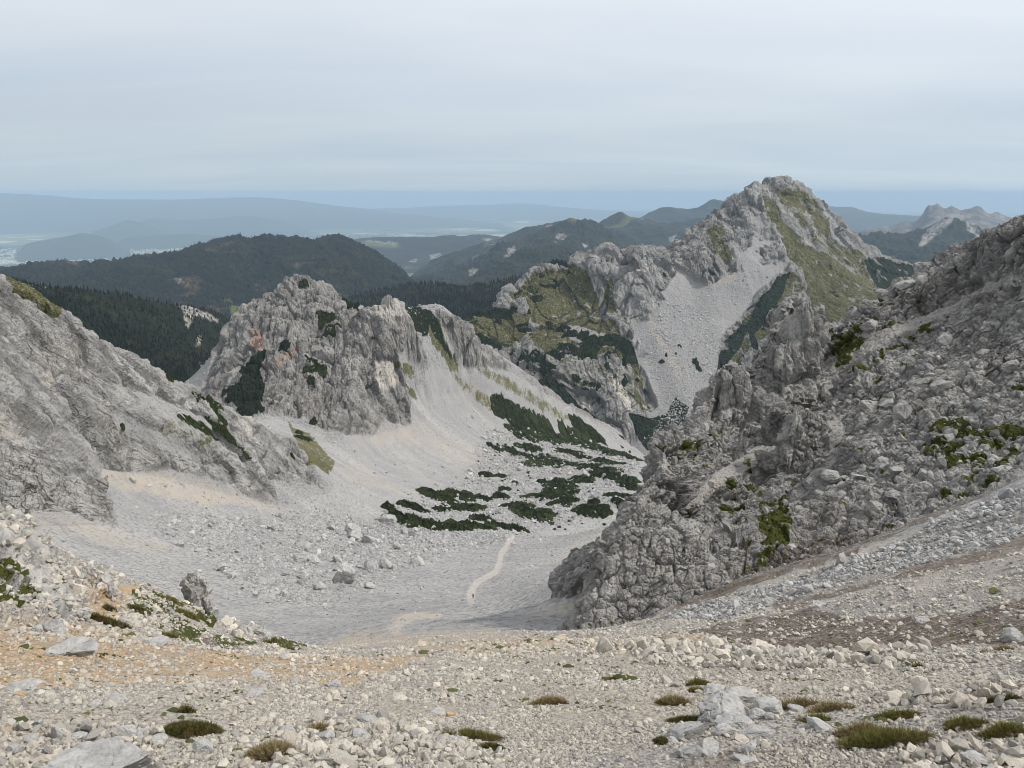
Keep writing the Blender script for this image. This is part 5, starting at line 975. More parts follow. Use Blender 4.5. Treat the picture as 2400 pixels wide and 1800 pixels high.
def town(pts, n, smin, smax):
    pts = np.array(pts, float); k = 0
    while k < n:
        X = rs.uniform(pts[:, 0].min(), pts[:, 0].max()); Y = rs.uniform(pts[:, 1].min(), pts[:, 1].max())
        if not in_poly(np.array([X, 0.]), np.array([Y, 0.]), pts)[0]: continue
        if rs.rand() > .25 + 1.1 * (math.sin(X * .11) * math.sin(Y * .7 + X * .03) + .35): continue
        dx, dy, dz = ray(X, Y); q = PLAIN_Z / dz; x, y = dx * q, dy * q; k += 1
        a, b, h = rs.uniform(smin, smax), rs.uniform(smin, smax) * .6, rs.uniform(6, 22) * (2.2 if rs.rand() < .05 else 1); th = rs.uniform(0, 3.14); c, s = math.cos(th), math.sin(th); o = len(Vb)
        for zz in (0, h):
            for u, v in ((-1, -1), (1, -1), (1, 1), (-1, 1)): Vb.append((x + (u * a * c - v * b * s) / 2, y + (u * a * s + v * b * c) / 2, PLAIN_Z + .5 + zz))
        for f in ((0, 1, 5, 4), (1, 2, 6, 5), (2, 3, 7, 6), (3, 0, 4, 7), (4, 5, 6, 7)): Fb.append([o + m for m in f])
town([(-60, 560), (-60, 548), (40, 542), (100, 535), (300, 532), (460, 522), (450, 532), (300, 552), (220, 580), (150, 577), (60, 577)], 1700, 18, 60)
town([(95, 536), (180, 533), (190, 537), (100, 539)], 80, 60, 260); town([(-60, 540), (300, 528), (480, 515), (480, 522), (300, 535), (-60, 560)], 900, 15, 50)
town([(600, 520), (680, 505), (1040, 498), (1040, 503), (700, 520)], 200, 20, 70)
t = NT("town walls"); TM = t.done(t.mix(t.noise(1 / 60, 2), (.30, .28, .26), (.85, .83, .80)), .7)
tag(raw_mesh("city", np.array(Vb, np.float32), np.array(Fb, np.int32), TM, smooth=False), "far city seen as tiny pale specks on the hazy plain at left", "city", kind='stuff')
# ================================================================ boulders one by one
def rock_mat(name, lo, hi, L, dark=.35):
    t = NT(name); n = t.noise(1 / L, 6, .65); n2 = t.noise(5 / L, 5, .7); n3 = t.noise(.5 / L, 4, .6)
    c = t.mix(t.rng(n, .3, .68), lo, hi); c = t.mix(t.rng(n3, .52, .66, 0, dark), c, tuple(v * .5 for v in lo)); c = t.mix(t.rng(n2, .56, .7, 0, .4), c, (.13, .125, .12))
    vv = t.vor(1.3 / L, 'DISTANCE_TO_EDGE', vec=t.n('ShaderNodeVectorMath', {0: t.n('ShaderNodeTexNoise', {'Vector': t.tc.outputs["Object"], 'Scale': 1 / L}).outputs[1], 1: (L,) * 3, 2: t.tc.outputs["Object"]}, operation='MULTIPLY_ADD').outputs[0])
    cr = t.math('MULTIPLY', t.rng(vv, 0, .02, 1, 0), t.rng(n3, .45, .6)); c = t.mix(t.math('MULTIPLY', cr, .7), c, (.08, .075, .07))
    h = t.math('SUBTRACT', t.math('ADD', t.math('MULTIPLY', n, .6), t.math('MULTIPLY', n2, .35)), t.math('MULTIPLY', cr, .4))
    return t.done(c, .88, h, .6, L * .35)
RM_NEAR = rock_mat("near boulder", (.25, .246, .243), (.48, .47, .455), .12, .5)
RM_OCH = rock_mat("ochre stone", (.36, .25, .14), (.52, .40, .26), .14)
RM_FAR = rock_mat("basin boulder", (.30, .298, .295), (.50, .495, .48), 2.0)
RM_CRAG = rock_mat("crag boulder", (.22, .212, .205), (.44, .43, .41), .9)
RM_MND = rock_mat("outcrop rock", (.26, .25, .24), (.50, .485, .46), .5, .6)
def boulder(sheet, X, Y, w, h, label, mat, seed, group=None, depth=.8, name="boulder", rmin=0, rmax=1e9, sub=4, cuts=12, tiltv=None, sink=.3):
    hp = sheet.hit(X, Y + h * .28, rmin, rmax)
    if hp is None: print("no hit", label); return None
    x, y, z, r = hp; sx = w * K / F * r * .72; sz = h * K / F * r * .74
    V, Fq = rock_shape(seed, sub, cuts, .09, (sx, sx * depth, sz), .5)
    a = np.random.RandomState(seed).uniform(-.5, .5) if tiltv is None else 0
    if tiltv:
        c, s = math.cos(tiltv), math.sin(tiltv); V = V @ np.array([[c, 0, s], [0, 1, 0], [-s, 0, c]], np.float32)
    o = raw_mesh(name, V, Fq, mat, smooth=(sub < 4)); o.location = (x, y, z + sz * (1 - sink) * .55); o.rotation_euler = (0, 0, a)
    return tag(o, label, "rock", group)
BL = [  # X, Y, w, h, label (basin floor)
 (741, 1250, 46, 32, "largest grey boulder on the basin floor, left of the footpath"), (834, 1221, 26, 18, "grey boulder right of the pair beside the largest basin boulder"), (799, 1226, 24, 16, "squat grey boulder up and right of the largest basin boulder"),
 (900, 1214, 30, 18, "pale boulder standing alone nearest the footpath in the basin"), (656, 1245, 26, 18, "grey boulder left of the largest basin boulder"), (729, 1210, 20, 14, "pinkish cream boulder just above the largest basin boulder"),
 (761, 1150, 30, 20, "dark sided angular boulder at the top of the basin boulder field"), (771, 1163, 30, 16, "slanting pale slab below the dark sided angular boulder"), (796, 1168, 28, 14, "flat grey slab right of the slanting pale slab"),
 (841, 1123, 26, 16, "white boulder at the left tip of the dwarf pine thicket"), (590, 1141, 20, 13, "grey boulder with dark underside on the left of the boulder field"), (716, 1142, 16, 12, "small dark sided boulder left of the angular basin boulder"),
 (781, 1196, 20, 12, "dark grey block in the middle of the boulder field"), (647, 1209, 24, 14, "low grey boulder up and left of the largest basin boulder"), (677, 1211, 26, 15, "rounded pale boulder between two grey ones in the boulder field"),
 (664, 1183, 24, 10, "long flat slab lying in the upper boulder field"), (689, 1269, 26, 13, "low slab just below the largest basin boulder"), (504, 1245, 20, 9, "flat grey slab behind the rock pinnacle"),
 (480, 1226, 22, 10, "pale slab close behind the top of the rock pinnacle"), (391, 1177, 15, 9, "lone white stone on the upper left scree"), (885, 1170, 15, 11, "small reddish boulder near the pine thicket"),
 (891, 1156, 15, 11, "small white boulder just below the pine thicket"), (794, 1267, 24, 10, "wedge shaped slab right of the largest basin boulder"), (856, 1182, 18, 11, "grey boulder between reddish boulder and boulder field"),
 (288, 1040, 12, 9, "pale block at the foot of the left mountainside scree tongue"), (612, 1282, 15, 9, "small grey slab low on the left of the basin floor"), (1110, 1176, 10, 6, "white stone beside the upper end of the footpath")]
for k, (X, Y, w, h, lab) in enumerate(BL):
    boulder(g, X, Y - h * .1, w, h * 1.45, lab, RM_FAR, 100 + k, rmin=100, sink=.15)
for k, (X, Y, w, h, lab, mt) in enumerate(FGR):
    if 1430 < X < 1690: w *= 1.15; h *= 1.35
    boulder(g, X, Y, w, h, lab, globals()[mt], 300 + k, rmax=40, sub=5 if w > 80 else 4, depth=.75, sink=.45)
boulder(g, 1477, 1583, 104, 40, "large leaning grey slab at the left of the rock cluster", RM_NEAR, 381, rmax=40, sub=5, tiltv=.6, depth=.5, sink=.1, cuts=14)
boulder(g, 1628, 1585, 76, 20, "tilted pale slab at the right of the rock cluster", RM_NEAR, 382, rmax=40, sub=4, tiltv=.35, depth=.6, sink=.1)
CR = [(2041, 832, 44, 46, "biggest round boulder high on the dark crag"), (2038, 732, 22, 24, "white pointed boulder above the biggest crag boulder"), (1951, 889, 32, 56, "tall smooth grey block in the middle of the crag"), (1878, 873, 32, 28, "grey dome shaped block left of the tall crag block"),
 (2180, 787, 26, 28, "grey block near the right edge of the crag"), (1958, 614, 36, 20, "bright white rock on the crag skyline"), (1990, 606, 20, 20, "round grey rock next to the white skyline rock"), (2051, 1076, 18, 18, "round white boulder at the lower edge of the crag"), (1931, 1066, 24, 20, "angular pale boulder low on the crag"),
 (1888, 1090, 28, 32, "grey block beside the angular pale boulder"), (2168, 1014, 34, 12, "flat cream slab on brown ground at the right edge"), (1695, 1221, 13, 11, "small pinkish boulder where crag meets brown earth"), (1800, 1026, 40, 28, "broad pale block in the crag centre below the ribs"), (2120, 870, 26, 22, "grey boulder right of the tall crag block"), (1880, 700, 34, 22, "white rock on the crag skyline saddle")]
for k, (X, Y, w, h, lab) in enumerate(CR): boulder(S, X, Y, w * .9, h * .85, lab, RM_CRAG, 500 + k, depth=.9, sink=.75)
CR2 = [(1765, 1309, 28, 20, "white boulder alone on the grey slope under the crag"), (1921, 1233, 18, 10, "white flat stone on the scree band at right"), (1991, 1340, 24, 16, "grey boulder on the brown earth at right"), (1648, 1284, 16, 11, "white round stone at the lower end of the scree band"), (1741, 1273, 28, 16, "grey block at the lower edge of the scree band"), (1981, 1309, 18, 12, "white stone above the grey boulder on brown earth"), (2180, 1375, 34, 30, "grey block in dark earth at the right edge")]
for k, (X, Y, w, h, lab) in enumerate(CR2): boulder(g, X, Y, w, h, lab, RM_NEAR if k < 9 else RM_CRAG, 560 + k, rmax=120, rmin=17, depth=.9)
# rock pinnacle and rock hump on the left mound
def crag_lump(X, Y, w, h, label, name, seed, blocks, rmax=40):
    hp = next(h_ for h_ in (g.hit(X, Y + d, 12, rmax) for d in range(0, 80, 4)) if h_); x, y, z, r = hp; u = K / F * r
    ALLV, ALLF = [], []; off = 0
    for k, (bx, bz, bw, bh, by) in enumerate(blocks):
        V, Fq = rock_shape(seed + k, 4, 14, .16, (bw * u * .55, bw * u * .5, bh * u * .6), .5)
        V = V + np.array([bx * u, by * u, bz * u], np.float32); ALLV.append(V); ALLF.append(Fq + off); off += len(V)
    V = np.concatenate(ALLV); V += (fbm(V * 2.2 + seed, 4, .6, 1) * .16)[:, None] * np.array([1, .6, .4], np.float32)
    o = raw_mesh(name, V, np.concatenate(ALLF), RM_MND, smooth=False); o.location = (x, y, z); return tag(o, label, "rock")
crag_lump(425, 1305, 60, 90, "tall knobbly rock pinnacle standing on the mossy mound", "rock_pinnacle", 700, [(-6, 0, 60, 60, 0), (4, 24, 50, 60, 2), (0, 48, 46, 50, 1), (14, 6, 40, 50, 5), (-18, 26, 30, 46, 4), (-8, 52, 38, 44, 2), (4, 66, 30, 36, 0), (22, 42, 26, 40, 0), (20, 60, 22, 24, 0), (-20, 50, 20, 34, 3), (-4, 80, 22, 18, 2), (28, 14, 26, 34, -3), (34, -8, 34, 30, 0)])
def spire(X, Y, label, seed, blocks, sheet=None):
    """free-standing limestone tower on the crag: upright blocks fused together"""
    x, y, z, r = next(h_ for h_ in (S.hit(X, Y + d, 60, 170) for d in range(0, 90, 4)) if h_); u = K / F * r; VV, FF, off = [], [], 0
    for k, (bx, bz, bw, bh, by) in enumerate(blocks):
        V, Fq = rock_shape(seed + k, 5, 12, .1, (bw * u * .62, bw * u * .6, bh * u * .62), .55)
        V = V + np.array([bx * u, by * u, bz * u], np.float32); VV.append(V); FF.append(Fq + off); off += len(V)
    V = np.concatenate(VV); Vw = V + np.array([x, y, z], np.float32); nr_ = V / (np.linalg.norm(V * [1, 1, .3], axis=1, keepdims=True) + 1e-3)
    nr_[:, 2] *= .2; q = Vw * np.array([1, 1, .45], np.float32)
    F1, E, FC, RN = worley(q / 2.2, 2); F1b, Eb, FCb, _ = worley(q / .8, 1)
    V = V + nr_.astype(np.float32) * (FC * 1.6 - .5 * np.exp(-E * 9) + FCb * .5 - .2 * np.exp(-Eb * 9))[:, None]
    V[:, 0] += fbm(Vw / 1.1, 3, .6, 2) * .25; V[:, 2] += fbm(Vw / .9, 3, .6, 3) * .2
    n_ = len(V); mk_ = {"m1": np.tile([1., 0, 0], (n_, 1)), "m2": np.zeros((n_, 3)), "m3": np.zeros((n_, 3))}
    o = raw_mesh("rock_pinnacle", V, np.concatenate(FF), MAT_TOWER, mk_, smooth=False); o.location = (x, y, z); return tag(o, label, "rock pinnacle")
MAT_TOWER = terrain_mat("tower limestone", 2.0, rock=((.16, .154, .148), (.42, .409, .392)), fold=(1.57, .4), stain=.8)
spire(1702, 860, "tall grey rock tower standing on the crag below the high peak", 800, [(0, -10, 120, 120, 0), (-40, -20, 80, 120, 3), (34, -10, 70, 120, 2), (10, 70, 84, 150, 0), (-24, 70, 60, 130, 1), (26, 120, 60, 130, 0), (16, 160, 44, 90, 0), (-6, 140, 48, 90, 2), (44, 90, 44, 120, 1), (-52, 20, 50, 90, 0)])
spire(1578, 900, "smaller double headed rock tower left of the tall tower", 830, [(-14, 20, 40, 150, 0), (18, 20, 42, 140, 1), (-16, 70, 34, 80, 0), (14, 72, 34, 74, 0), (40, -10, 44, 110, 2), (-2, -30, 90, 100, 2), (66, 0, 50, 100, 3), (92, -10, 54, 100, 4)])
spire(1712, 985, "grey ribbed rock tower low on the crag under the tall tower", 860, [(0, 10, 60, 110, 0), (-20, 0, 44, 90, -1), (24, -6, 40, 80, 0), (-4, 50, 40, 80, 0), (-44, -20, 50, 70, 1)])
crag_lump(222, 1275, 50, 50, "grey ribbed rock hump beside the orange hollow", "rock_outcrop", 720, [(-6, 8, 40, 40, 0), (8, 14, 34, 48, 3), (-12, 2, 30, 30, 0), (18, 2, 26, 34, 0)])
crag_lump(555, 1372, 50, 40, "dark hollowed rock step at the right foot of the mound", "rock_outcrop", 740, [(-14, 8, 34, 30, 0), (6, -2, 36, 34, 3), (22, -10, 30, 26, 0), (-34, 14, 30, 24, 4)])
crag_lump(115, 1322, 50, 40, "broken grey rocks at the edge of the orange path", "rock_outcrop", 760, [(-14, 4, 26, 20, 0), (6, -2, 26, 24, 3), (30, -14, 30, 20, 0), (-34, 8, 26, 24, 4), (62, -2, 30, 22, 0)])
# ================================================================ dwarf pine
def pine_mat(name, a, b):
    t = NT(name); n = t.noise(.9, 4, .7); n2 = t.noise(.12, 3, .6)
    return t.done(t.mix(t.rng(t.math('ADD', t.math('MULTIPLY', n, .6), t.math('MULTIPLY', n2, .4)), .38, .62), a, b), .95, n, .8, .6)
PINE = pine_mat("dwarf pine needles", (.007, .011, .003), (.036, .047, .011)); PINE2 = pine_mat("far dwarf pine needles", (.006, .010, .004), (.028, .038, .011))
def shrub(sheet, X, Y, w, h, label, group, seed, rmin=0, rmax=1e9, mat=None, hh=1.0, name="dwarf_pine"):
    hp = sheet.hit(X, Y + h * .1, rmin, rmax)
    if hp is None: return
    x, y, z, r = hp; u = K / F * r; a = w * u * .52; tdown = -z / r
    zz = sheet.height(np.array([x, x]), np.array([y - 4, y + 4])); sl = (zz[1] - zz[0]) / 8
    fs = max(.16, math.sin(math.atan(tdown) + math.atan(sl))); b = min(a * 1.25, max(h * u * .5 / fs, a * .3))
    H = min(3.6, max(.6 * u * h, .9)) * hh
    rs = np.random.RandomState(seed); ph = rs.uniform(0, 6.28, 5); am = rs.uniform(.05, .2, 5)
    nr = 7; ns = int(np.clip(w * 1.2, 14, 46)); th = np.arange(ns) / ns * 6.2832
    rad = 1 + sum(am[k] * np.sin((k + 2) * th + ph[k]) for k in range(5)) + rs.uniform(-.10, .10, ns)
    az = math.atan2(x, y); ca, sa = math.cos(-az), math.sin(-az)
    LX, LY, RH = [0.], [0.], [0.]
    for k in range(1, nr + 1):
        q = (k / nr) ** .8
        LX += list(np.cos(th) * rad * a * q); LY += list(np.sin(th) * rad * b * q); RH += [q] * ns
    LX, LY, RH = map(np.array, (LX, LY, RH)); wx = x + LX * ca - LY * sa; wy = y + LX * sa + LY * ca
    gz = sheet.height(wx, wy); gz = np.clip(gz, z - a * 1.2, z + a * 1.2)
    nz = fbm(np.stack([wx, wy, gz], 1).astype(np.float32) / max(1.6, u * 3.5), 3, .6, seed & 3)
    top = gz + H * (1 - RH ** 5) * (.6 + 1.7 * nz) + np.where(RH > .99, -.5, 0)
    V = np.stack([wx - x, wy - y, top - z], 1)
    Fq = [(0, 1 + j, 1 + (j + 1) % ns) for j in range(ns)]
    for k in range(nr - 1):
        o0, o1 = 1 + k * ns, 1 + (k + 1) * ns
        for j in range(ns): j2 = (j + 1) % ns; Fq += [(o0 + j, o1 + j, o1 + j2), (o0 + j, o1 + j2, o0 + j2)]
    # ragged sprays
    nt = int(np.clip(w * h * .6, 24, 700)); q = np.sqrt(rs.rand(nt)) * .98; tt = rs.uniform(0, 6.2832, nt)
    rr2 = np.interp(tt, np.append(th, 6.2832), np.append(rad, rad[0])); tx = np.cos(tt) * rr2 * a * q; ty = np.sin(tt) * rr2 * b * q
    twx, twy = x + tx * ca - ty * sa, y + tx * sa + ty * ca; tz = np.clip(sheet.height(twx, twy), z - a * 1.2, z + a * 1.2) + H * (1 - q ** 5) * .75
    s = np.clip(u * rs.uniform(.8, 2.0, nt), .18, 2.0); base = len(V); TV, TF = [], []
    for k in range(nt):
        cx, cy, cz, e = twx[k] - x, twy[k] - y, tz[k] - z, s[k]; a0 = rs.uniform(0, 6.28)
        for j in range(3): TV.append((cx + e * .6 * math.cos(a0 + 2.1 * j), cy + e * .6 * math.sin(a0 + 2.1 * j), cz - e * .4))
        TV.append((cx + e * .3 * rs.randn(), cy + e * .3 * rs.randn(), cz + e * .75)); o0 = base + 4 * k
        TF += [(o0, o0 + 1, o0 + 3), (o0 + 1, o0 + 2, o0 + 3), (o0 + 2, o0, o0 + 3)]
    V = np.concatenate([V, np.array(TV)]).astype(np.float32); Fq = np.array(Fq + TF, np.int32)
    o = raw_mesh(name, V, Fq, mat or PINE, smooth=False); o.location = (x, y, z)
    tag(o, label, "shrub", group)
Z5 = [(620,1000,200,50),(780,990,200,60),(440,1060,120,100),(520,1100,120,60),(310,1070,70,50),(820,1070,180,80),(740,1090,80,40),(650,1090,90,40),(410,1145,200,50),(520,1180,200,60),(640,1200,120,70),(760,1210,140,50),(880,1200,220,60),(1030,1195,180,60),(1130,1215,160,50),(900,1145,140,40),(940,865,80,35),(1030,870,60,15),(1035,1000,100,40),(935,1020,60,30),(1125,915,40,20),(1055,955,70,20),(1150,1060,160,80),(1250,1110,240,90),(1320,1110,90,60),(1400,910,160,90),(1420,950,180,60),(1370,990,230,80),(1450,1030,160,50),(1500,980,60,60),(1560,890,130,70),(1300,905,50,30),(1310,770,240,60),(1420,790,180,60),(1220,690,120,40),(1110,710,110,60),(1010,695,60,40),(960,670,40,50),(1200,740,80,40),(1480,715,160,30),(1600,810,150,50),(1700,830,150,70),(1780,790,180,60),(1660,870,60,50),(1750,870,100,50),(1850,890,130,80),(1880,940,100,50),(1820,1000,120,50),(1800,1030,80,60),(1740,1000,80,35),(1600,1085,170,60),(1690,1090,120,50),(1640,1040,60,35),(1580,1100,80,50)]
rs0 = np.random.RandomState(9)
ORD = "first second third fourth fifth sixth seventh eighth ninth tenth eleventh twelfth thirteenth fourteenth fifteenth sixteenth seventeenth eighteenth nineteenth twentieth twenty-first twenty-second twenty-third twenty-fourth twenty-fifth".split()
def rowed(lst, cuts, names, fmt):
    """label every clump by its row and its place in that row"""
    out = {}
    rows = [[] for _ in names]
    for q in lst: rows[sum(q[1] > c for c in cuts)].append(q)
    for nm, rw in zip(names, rows):
        for j, q in enumerate(sorted(rw)): out[q] = fmt % (ORD[j], nm)
    return out
LB = rowed(Z5, (780, 900, 1035, 1125), ("farthest", "second farthest", "middle", "second nearest", "nearest"), "dwarf pine patch, %s from the left in the basin floor's %s row")
for k, q in enumerate(Z5):
    a, b, w, h = q; shrub(g, 737.3 + a / 3, 737.3 + b / 3, w / 3 * 1.35, h / 3 * 1.5, LB[q], "dwarf pine patches on the basin floor", k, 400, 1500)
for k in range(75):
    a, b = rs0.uniform(880, 1900), rs0.uniform(600, 1240)
    if (a - 880) * .9 < (640 - b) * 1.2: continue
    shrub(g, 737.3 + a / 3, 737.3 + b / 3, rs0.uniform(4, 12), rs0.uniform(3, 6), "small dark pine bush dotted between the basin pine patches", "small pine bushes on the basin floor", 900 + k, 400, 1500)
BAND = [(1160,580,160,50),(1240,592,150,50),(1320,610,200,60),(1420,632,200,60),(1520,650,220,70),(1620,672,220,70),(1720,698,220,80),(1800,722,180,70),(1870,748,100,60),(1010,410,80,60),(1060,435,110,70),(1120,478,130,60),(1180,515,130,60),(1240,542,140,60),(1310,572,110,50),(1530,530,80,50),(1590,568,110,50),(1650,610,100,50),(1560,750,100,30),(1690,770,120,40)]
LB = rowed(BAND, (577,), ("strips on the upper scree", "band across the basin head"), "dwarf pine, %s from the left in the %s")
for k, (a, b, w, h) in enumerate(BAND): shrub(g, 737.3 + a / 3, 737.3 + b / 3, w / 3 * 1.35, h / 3 * 1.7, LB[(a, b, w, h)], "dwarf pines in the long dark band", 200 + k, 500, 1500)
MS = [(1385,745,40,35),(1260,790,30,15),(1270,830,90,40),(1215,905,25,20),(1020,980,50,20),(860,980,50,15),(1345,995,40,25),(1435,1020,80,25),(1490,1060,90,30),(1570,1065,80,50),(1640,1100,140,60),(1470,1130,140,60),(1560,1170,150,60),(1740,1090,100,60),(1800,1120,130,80),(1850,1160,60,80),(1240,1210,180,60),(1390,1200,110,50),(1340,1260,90,70),(1730,1190,40,40),(1720,1265,30,35),(1840,1230,40,60),(1520,1350,50,60),(1590,1370,60,40),(1650,1390,60,40),(1680,1505,50,15),(1780,1535,80,30),(1920,1360,20,35),(1970,1440,20,30),(1835,1360,40,60),(1300,690,40,20),(1480,660,30,15),(1150,790,60,25),(900,930,110,40),(1000,915,120,40),(1090,920,90,50),(1180,1020,90,40),(900,1080,120,50),(960,1120,110,60),(2400,640,40,40)]
LB = rowed(MS, (960, 1195), ("upper meadow", "middle bench", "lower cliffs"), "pine clump, %s from the left on the green shoulder's %s")
for k, (a, b, w, h) in enumerate(MS): shrub(M, 737.3 + a / 3, 368.7 + b / 3, w / 3 * 1.1, h / 3 * 1.1, LB[(a, b, w, h)], "pine clumps on the green shoulder", 300 + k, 1180, 1800, PINE2, 1.6)
for k, (a, b, w, h) in enumerate([(1440,1290,60,60),(1465,1340,50,50),(1145,1285,50,22),(1185,1230,22,20),(1300,1145,40,14),(1170,540,25,30),(1270,1215,18,12)]): shrub(M, 1142.9 + a / 4, 460.8 + b / 4, w / 4, h / 4, "lone pine bush on the wide scree below the high peak", "lone pine bushes on the high scree", 350 + k, 1180, 2000, PINE2, 1.6)
SS = [(390,900.,14,7,"small pine bush at the left end of the lower pine row on the left mountainside"),(410,909,22,14,"left pine of the row hanging across the left mountainside"),(440,924,46,18,"long dark pine in the middle of the row across the left mountainside"),(478,938,42,24,"right pine of the row across the left mountainside"),(500,953,28,16,"last pine of the row before the rocky rib"),
 (457,891,44,26,"large pine cushion above the pine row on the mountainside"),(474,903,28,22,"pine cushion joined to the right of the large one"),(530,976,24,14,"pine bush on the crest of the rocky rib"),(543,988,10,8,"tiny pine bush low on the rocky rib crest"),(657,946,26,24,"dark pine on the grassy tongue under the peak"),(646,934,14,14,"small pine at the upper end of the grassy tongue"),
 (632,985,9,13,"tiny pine on the rib beside the grassy tongue"),(265,922,8,6,"tiny pine alone on the pale mountainside face"),(97,659,14,17,"round dark pine on the grassy left skyline"),(37,625,22,7,"flat pine near the top of the grassy left skyline"),(368,815,15,10,"small pine on the mountainside skyline"),(432,862,30,10,"pine on the skyline where the mountainside dips"),(460,868,30,10,"last skyline pine before the rocky rib"),
 (705,692,36,24,"pine clump on the ledge below the peak top"),(714,705,30,20,"lower half of the pine ledge below the peak top"),(678,785,40,34,"dark pine patch in the middle of the rocky peak face"),(694,800,20,18,"small pine right of the middle patch on the peak face"),(671,822,14,14,"small pine below the middle patch on the peak face"),(657,610,14,16,"pine bush just under the peak summit"),
 (805,706,30,20,"pine clump on the horn's left shoulder"),(820,796,10,6,"tiny pine on the pale rock slab"),(677,910,16,16,"pine bush at the bottom of the peak face")]
for k, (X, Y, w, h, lab) in enumerate(SS): shrub(g, X, Y, w * (.95 if k < 9 else 1.1), h * (.5 if k < 9 else 1.1), lab, None, 400 + k, 262, 1300, None, .8)
# ================================================================ grass tufts and moss cushions
def tuft_mat(name, a, b, L):
    t = NT(name); n = t.noise(1 / L, 4, .7); n2 = t.noise(.22 / L, 3)
    c = t.mix(t.rng(n, .32, .66), a, b); c = t.mix(t.rng(n2, .5, .62, 0, .75), c, (.17, .12, .06)); c = t.mix(t.rng(n2, .4, .3, 0, .6), c, (.04, .045, .012))
    return t.done(c, .9)
TG = tuft_mat("green tuft", (.06, .07, .015), (.26, .24, .08), .05); TD = tuft_mat("dry tuft", (.13, .10, .04), (.42, .34, .19), .05); TK = tuft_mat("dark cushion", (.035, .04, .01), (.16, .14, .05), .05)
EARTH = tuft_mat("dark earth", (.02, .014, .010), (.08, .055, .038), .04)
def tuft(X, Y, w, h, label, mat, seed, blade=1.0, rmax=34, dens=1.0, earth=True):
    hp = g.hit(X, Y + h * .3, 0, rmax)
    if hp is None: return
    x, y, z, r = hp; u = K / F * r; a = w * u * .5; b = max(a * .4, h * u * .5); H = min(h * u * .28, .4 * a + .02)
    rs = np.random.RandomState(seed); ns, nr = 22, 6; th = np.arange(ns) / ns * 6.2832; rad = 1 + .2 * np.sin(2 * th + seed) + .16 * np.sin(3 * th + seed * 2) + .1 * np.sin(7 * th + seed) + rs.uniform(-.14, .14, ns)
    LX, LY, RH = [0.], [0.], [0.]
    for k in range(1, nr + 1): LX += list(np.cos(th) * rad * a * k / nr); LY += list(np.sin(th) * rad * b * k / nr); RH += [k / nr] * ns
    LX, LY, RH = map(np.array, (LX, LY, RH)); gz = g.height(x + LX, y + LY); gz = np.clip(gz, z - b * .9, z + b * .9)
    top = gz + H * (1 - RH ** 3) * (.65 + .9 * fbm(np.stack([LX, LY, LX * 0], 1).astype(np.float32) / (a * .3) + seed, 3, .6, 1)) - .03 * (RH > .99)
    V = np.stack([LX, LY, top - z], 1); Fq = [(0, 1 + j, 1 + (j + 1) % ns) for j in range(ns)]
    for k in range(nr - 1):
        o0, o1 = 1 + k * ns, 1 + (k + 1) * ns
        for j in range(ns): j2 = (j + 1) % ns; Fq += [(o0 + j, o1 + j, o1 + j2), (o0 + j, o1 + j2, o0 + j2)]
    nb = int(np.clip(w * h * 1.1 * dens, 200, 6000)); q = np.sqrt(rs.rand(nb)); tt = rs.uniform(0, 6.2832, nb); rr2 = np.interp(tt, np.append(th, 6.2832), np.append(rad, rad[0]))
    bx, by = np.cos(tt) * rr2 * a * q, np.sin(tt) * rr2 * b * q; bz = np.clip(g.height(x + bx, y + by), z - b * .9, z + b * .9) - z + H * (1 - q ** 3) * .8
    Lb = blade * np.clip(u * 20, .04, .2) * rs.uniform(.3, 1.3, nb) * (1.15 - .6 * q); wd = np.maximum(u * .8, .003) * rs.uniform(.7, 1.4, nb)
    lean = np.stack([bx / a * .7 + rs.normal(0, .6, nb), by / b * .7 + rs.normal(0, .6, nb), np.ones(nb)], 1); lean /= np.linalg.norm(lean, axis=1, keepdims=True)
    B0 = np.stack([bx, by, bz], 1); pa = rs.uniform(0, 6.28, nb); sd = np.stack([np.cos(pa), np.sin(pa), pa * 0], 1) * wd[:, None]
    bv = np.stack([B0 - sd, B0 + sd, B0 + lean * Lb[:, None]], 1).reshape(-1, 3); bf = np.arange(nb * 3).reshape(-1, 3) + len(V)
    o = raw_mesh("grass_tuft", np.concatenate([V, bv]).astype(np.float32), np.concatenate([np.array(Fq), bf]).astype(np.int32), mat, smooth=False); o.location = (x, y, z)
    tag(o, label, "grass tuft")
for k, (X, Y, w, h, lab, mt, bl) in enumerate(TU):
    if lab: tuft(X, Y, w, h, lab, globals()[mt], k, bl)
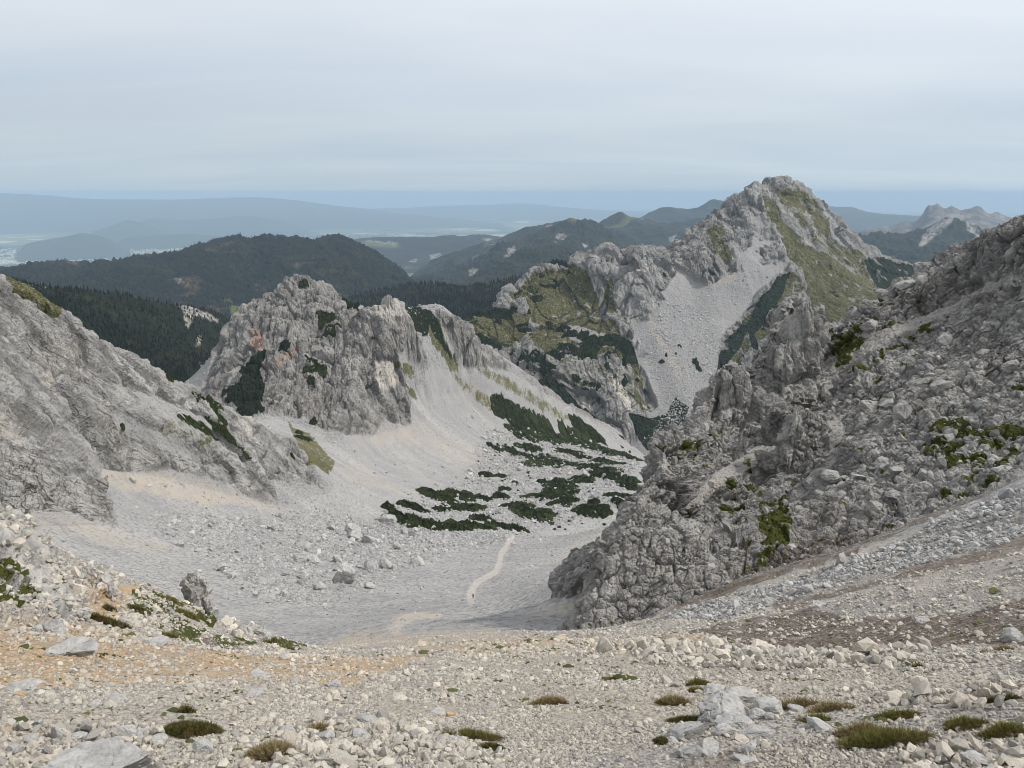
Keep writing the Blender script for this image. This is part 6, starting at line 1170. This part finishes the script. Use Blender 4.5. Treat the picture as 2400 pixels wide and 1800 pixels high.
# ================================================================ hiker on the path
def hiker(X, Y):
    x, y, z, r = g.hit(X, Y, 150, 400)
    root = bpy.data.objects.new("person", None); SC.collection.objects.link(root); root.location = (x, y, z); root.rotation_euler = (0, 0, .2)
    tag(root, "hiker in red top with dark backpack walking up the path", "person")
    def col(n, c):
        t = NT(n); nn = t.noise(30, 3); return t.done(t.mix(nn, tuple(v * .8 for v in c), tuple(min(1, v * 1.15) for v in c)), .8)
    skin, red_, dark, trs, hair_ = col("skin", (.45, .27, .19)), col("red cloth", (.33, .02, .03)), col("pack cloth", (.02, .02, .028)), col("trouser cloth", (.022, .022, .03)), col("hair", (.03, .018, .012))
    def skinned(name, J, E, R_, mat, rt=0):
        me = bpy.data.meshes.new(name); me.from_pydata(J, E, []); o = bpy.data.objects.new(name, me); SC.collection.objects.link(o); o.parent = root
        m = o.modifiers.new("skin", 'SKIN')
        sv = me.skin_vertices[0].data if me.skin_vertices else None
        if sv is None:
            bpy.context.view_layer.objects.active = o; me.skin_vertices
        for k, rr in enumerate(R_): me.skin_vertices[0].data[k].radius = (rr, rr * .9)
        me.skin_vertices[0].data[rt].use_root = True
        s = o.modifiers.new("sub", 'SUBSURF'); s.levels = 1; s.render_levels = 1; me.materials.append(mat); return o
    J = [(0, 0, .95), (0, .02, 1.15), (0, .05, 1.40), (0, .07, 1.50), (0, .09, 1.60), (0, .09, 1.72), (-.1, 0, .92), (-.11, -.12, .50), (-.11, -.05, .07), (-.11, -.17, .03), (.1, 0, .92), (.11, .14, .50), (.11, .20, .08), (.11, .06, .03), (-.19, .05, 1.40), (-.25, .0, 1.14), (-.22, .18, .95), (.19, .05, 1.40), (.25, .1, 1.14), (.22, -.08, .95)]
    E = [(0, 1), (1, 2), (2, 3), (3, 4), (4, 5), (0, 6), (6, 7), (7, 8), (8, 9), (0, 10), (10, 11), (11, 12), (12, 13), (2, 14), (14, 15), (15, 16), (2, 17), (17, 18), (18, 19)]
    Rr = [.14, .13, .15, .06, .09, .08, .09, .06, .04, .035, .09, .06, .04, .035, .06, .045, .03, .06, .045, .03]
    skinned("body", J, E, Rr, skin)
    skinned("shirt", [J[k] for k in (1, 2, 14, 15, 17, 18)], [(0, 1), (1, 2), (2, 3), (1, 4), (4, 5)], [.155, .175, .075, .06, .075, .06], red_)
    skinned("trousers", [J[k] for k in (0, 6, 7, 8, 10, 11, 12)], [(0, 1), (1, 2), (2, 3), (0, 4), (4, 5), (5, 6)], [.155, .105, .08, .065, .105, .08, .065], trs)
    V, Fq = rock_shape(901, 3, 0, .02, (.17, .12, .26)); b_ = raw_mesh("backpack", V, Fq, dark, parent=root); b_.location = (.05, -.16, 1.25)
    V, Fq = rock_shape(902, 3, 0, .01, (.095, .10, .09)); h_ = raw_mesh("hair", V, Fq, hair_, parent=root); h_.location = (0, .08, 1.72)
hiker(1022, 1293)
print("done", round(time.time() - T0, 1))
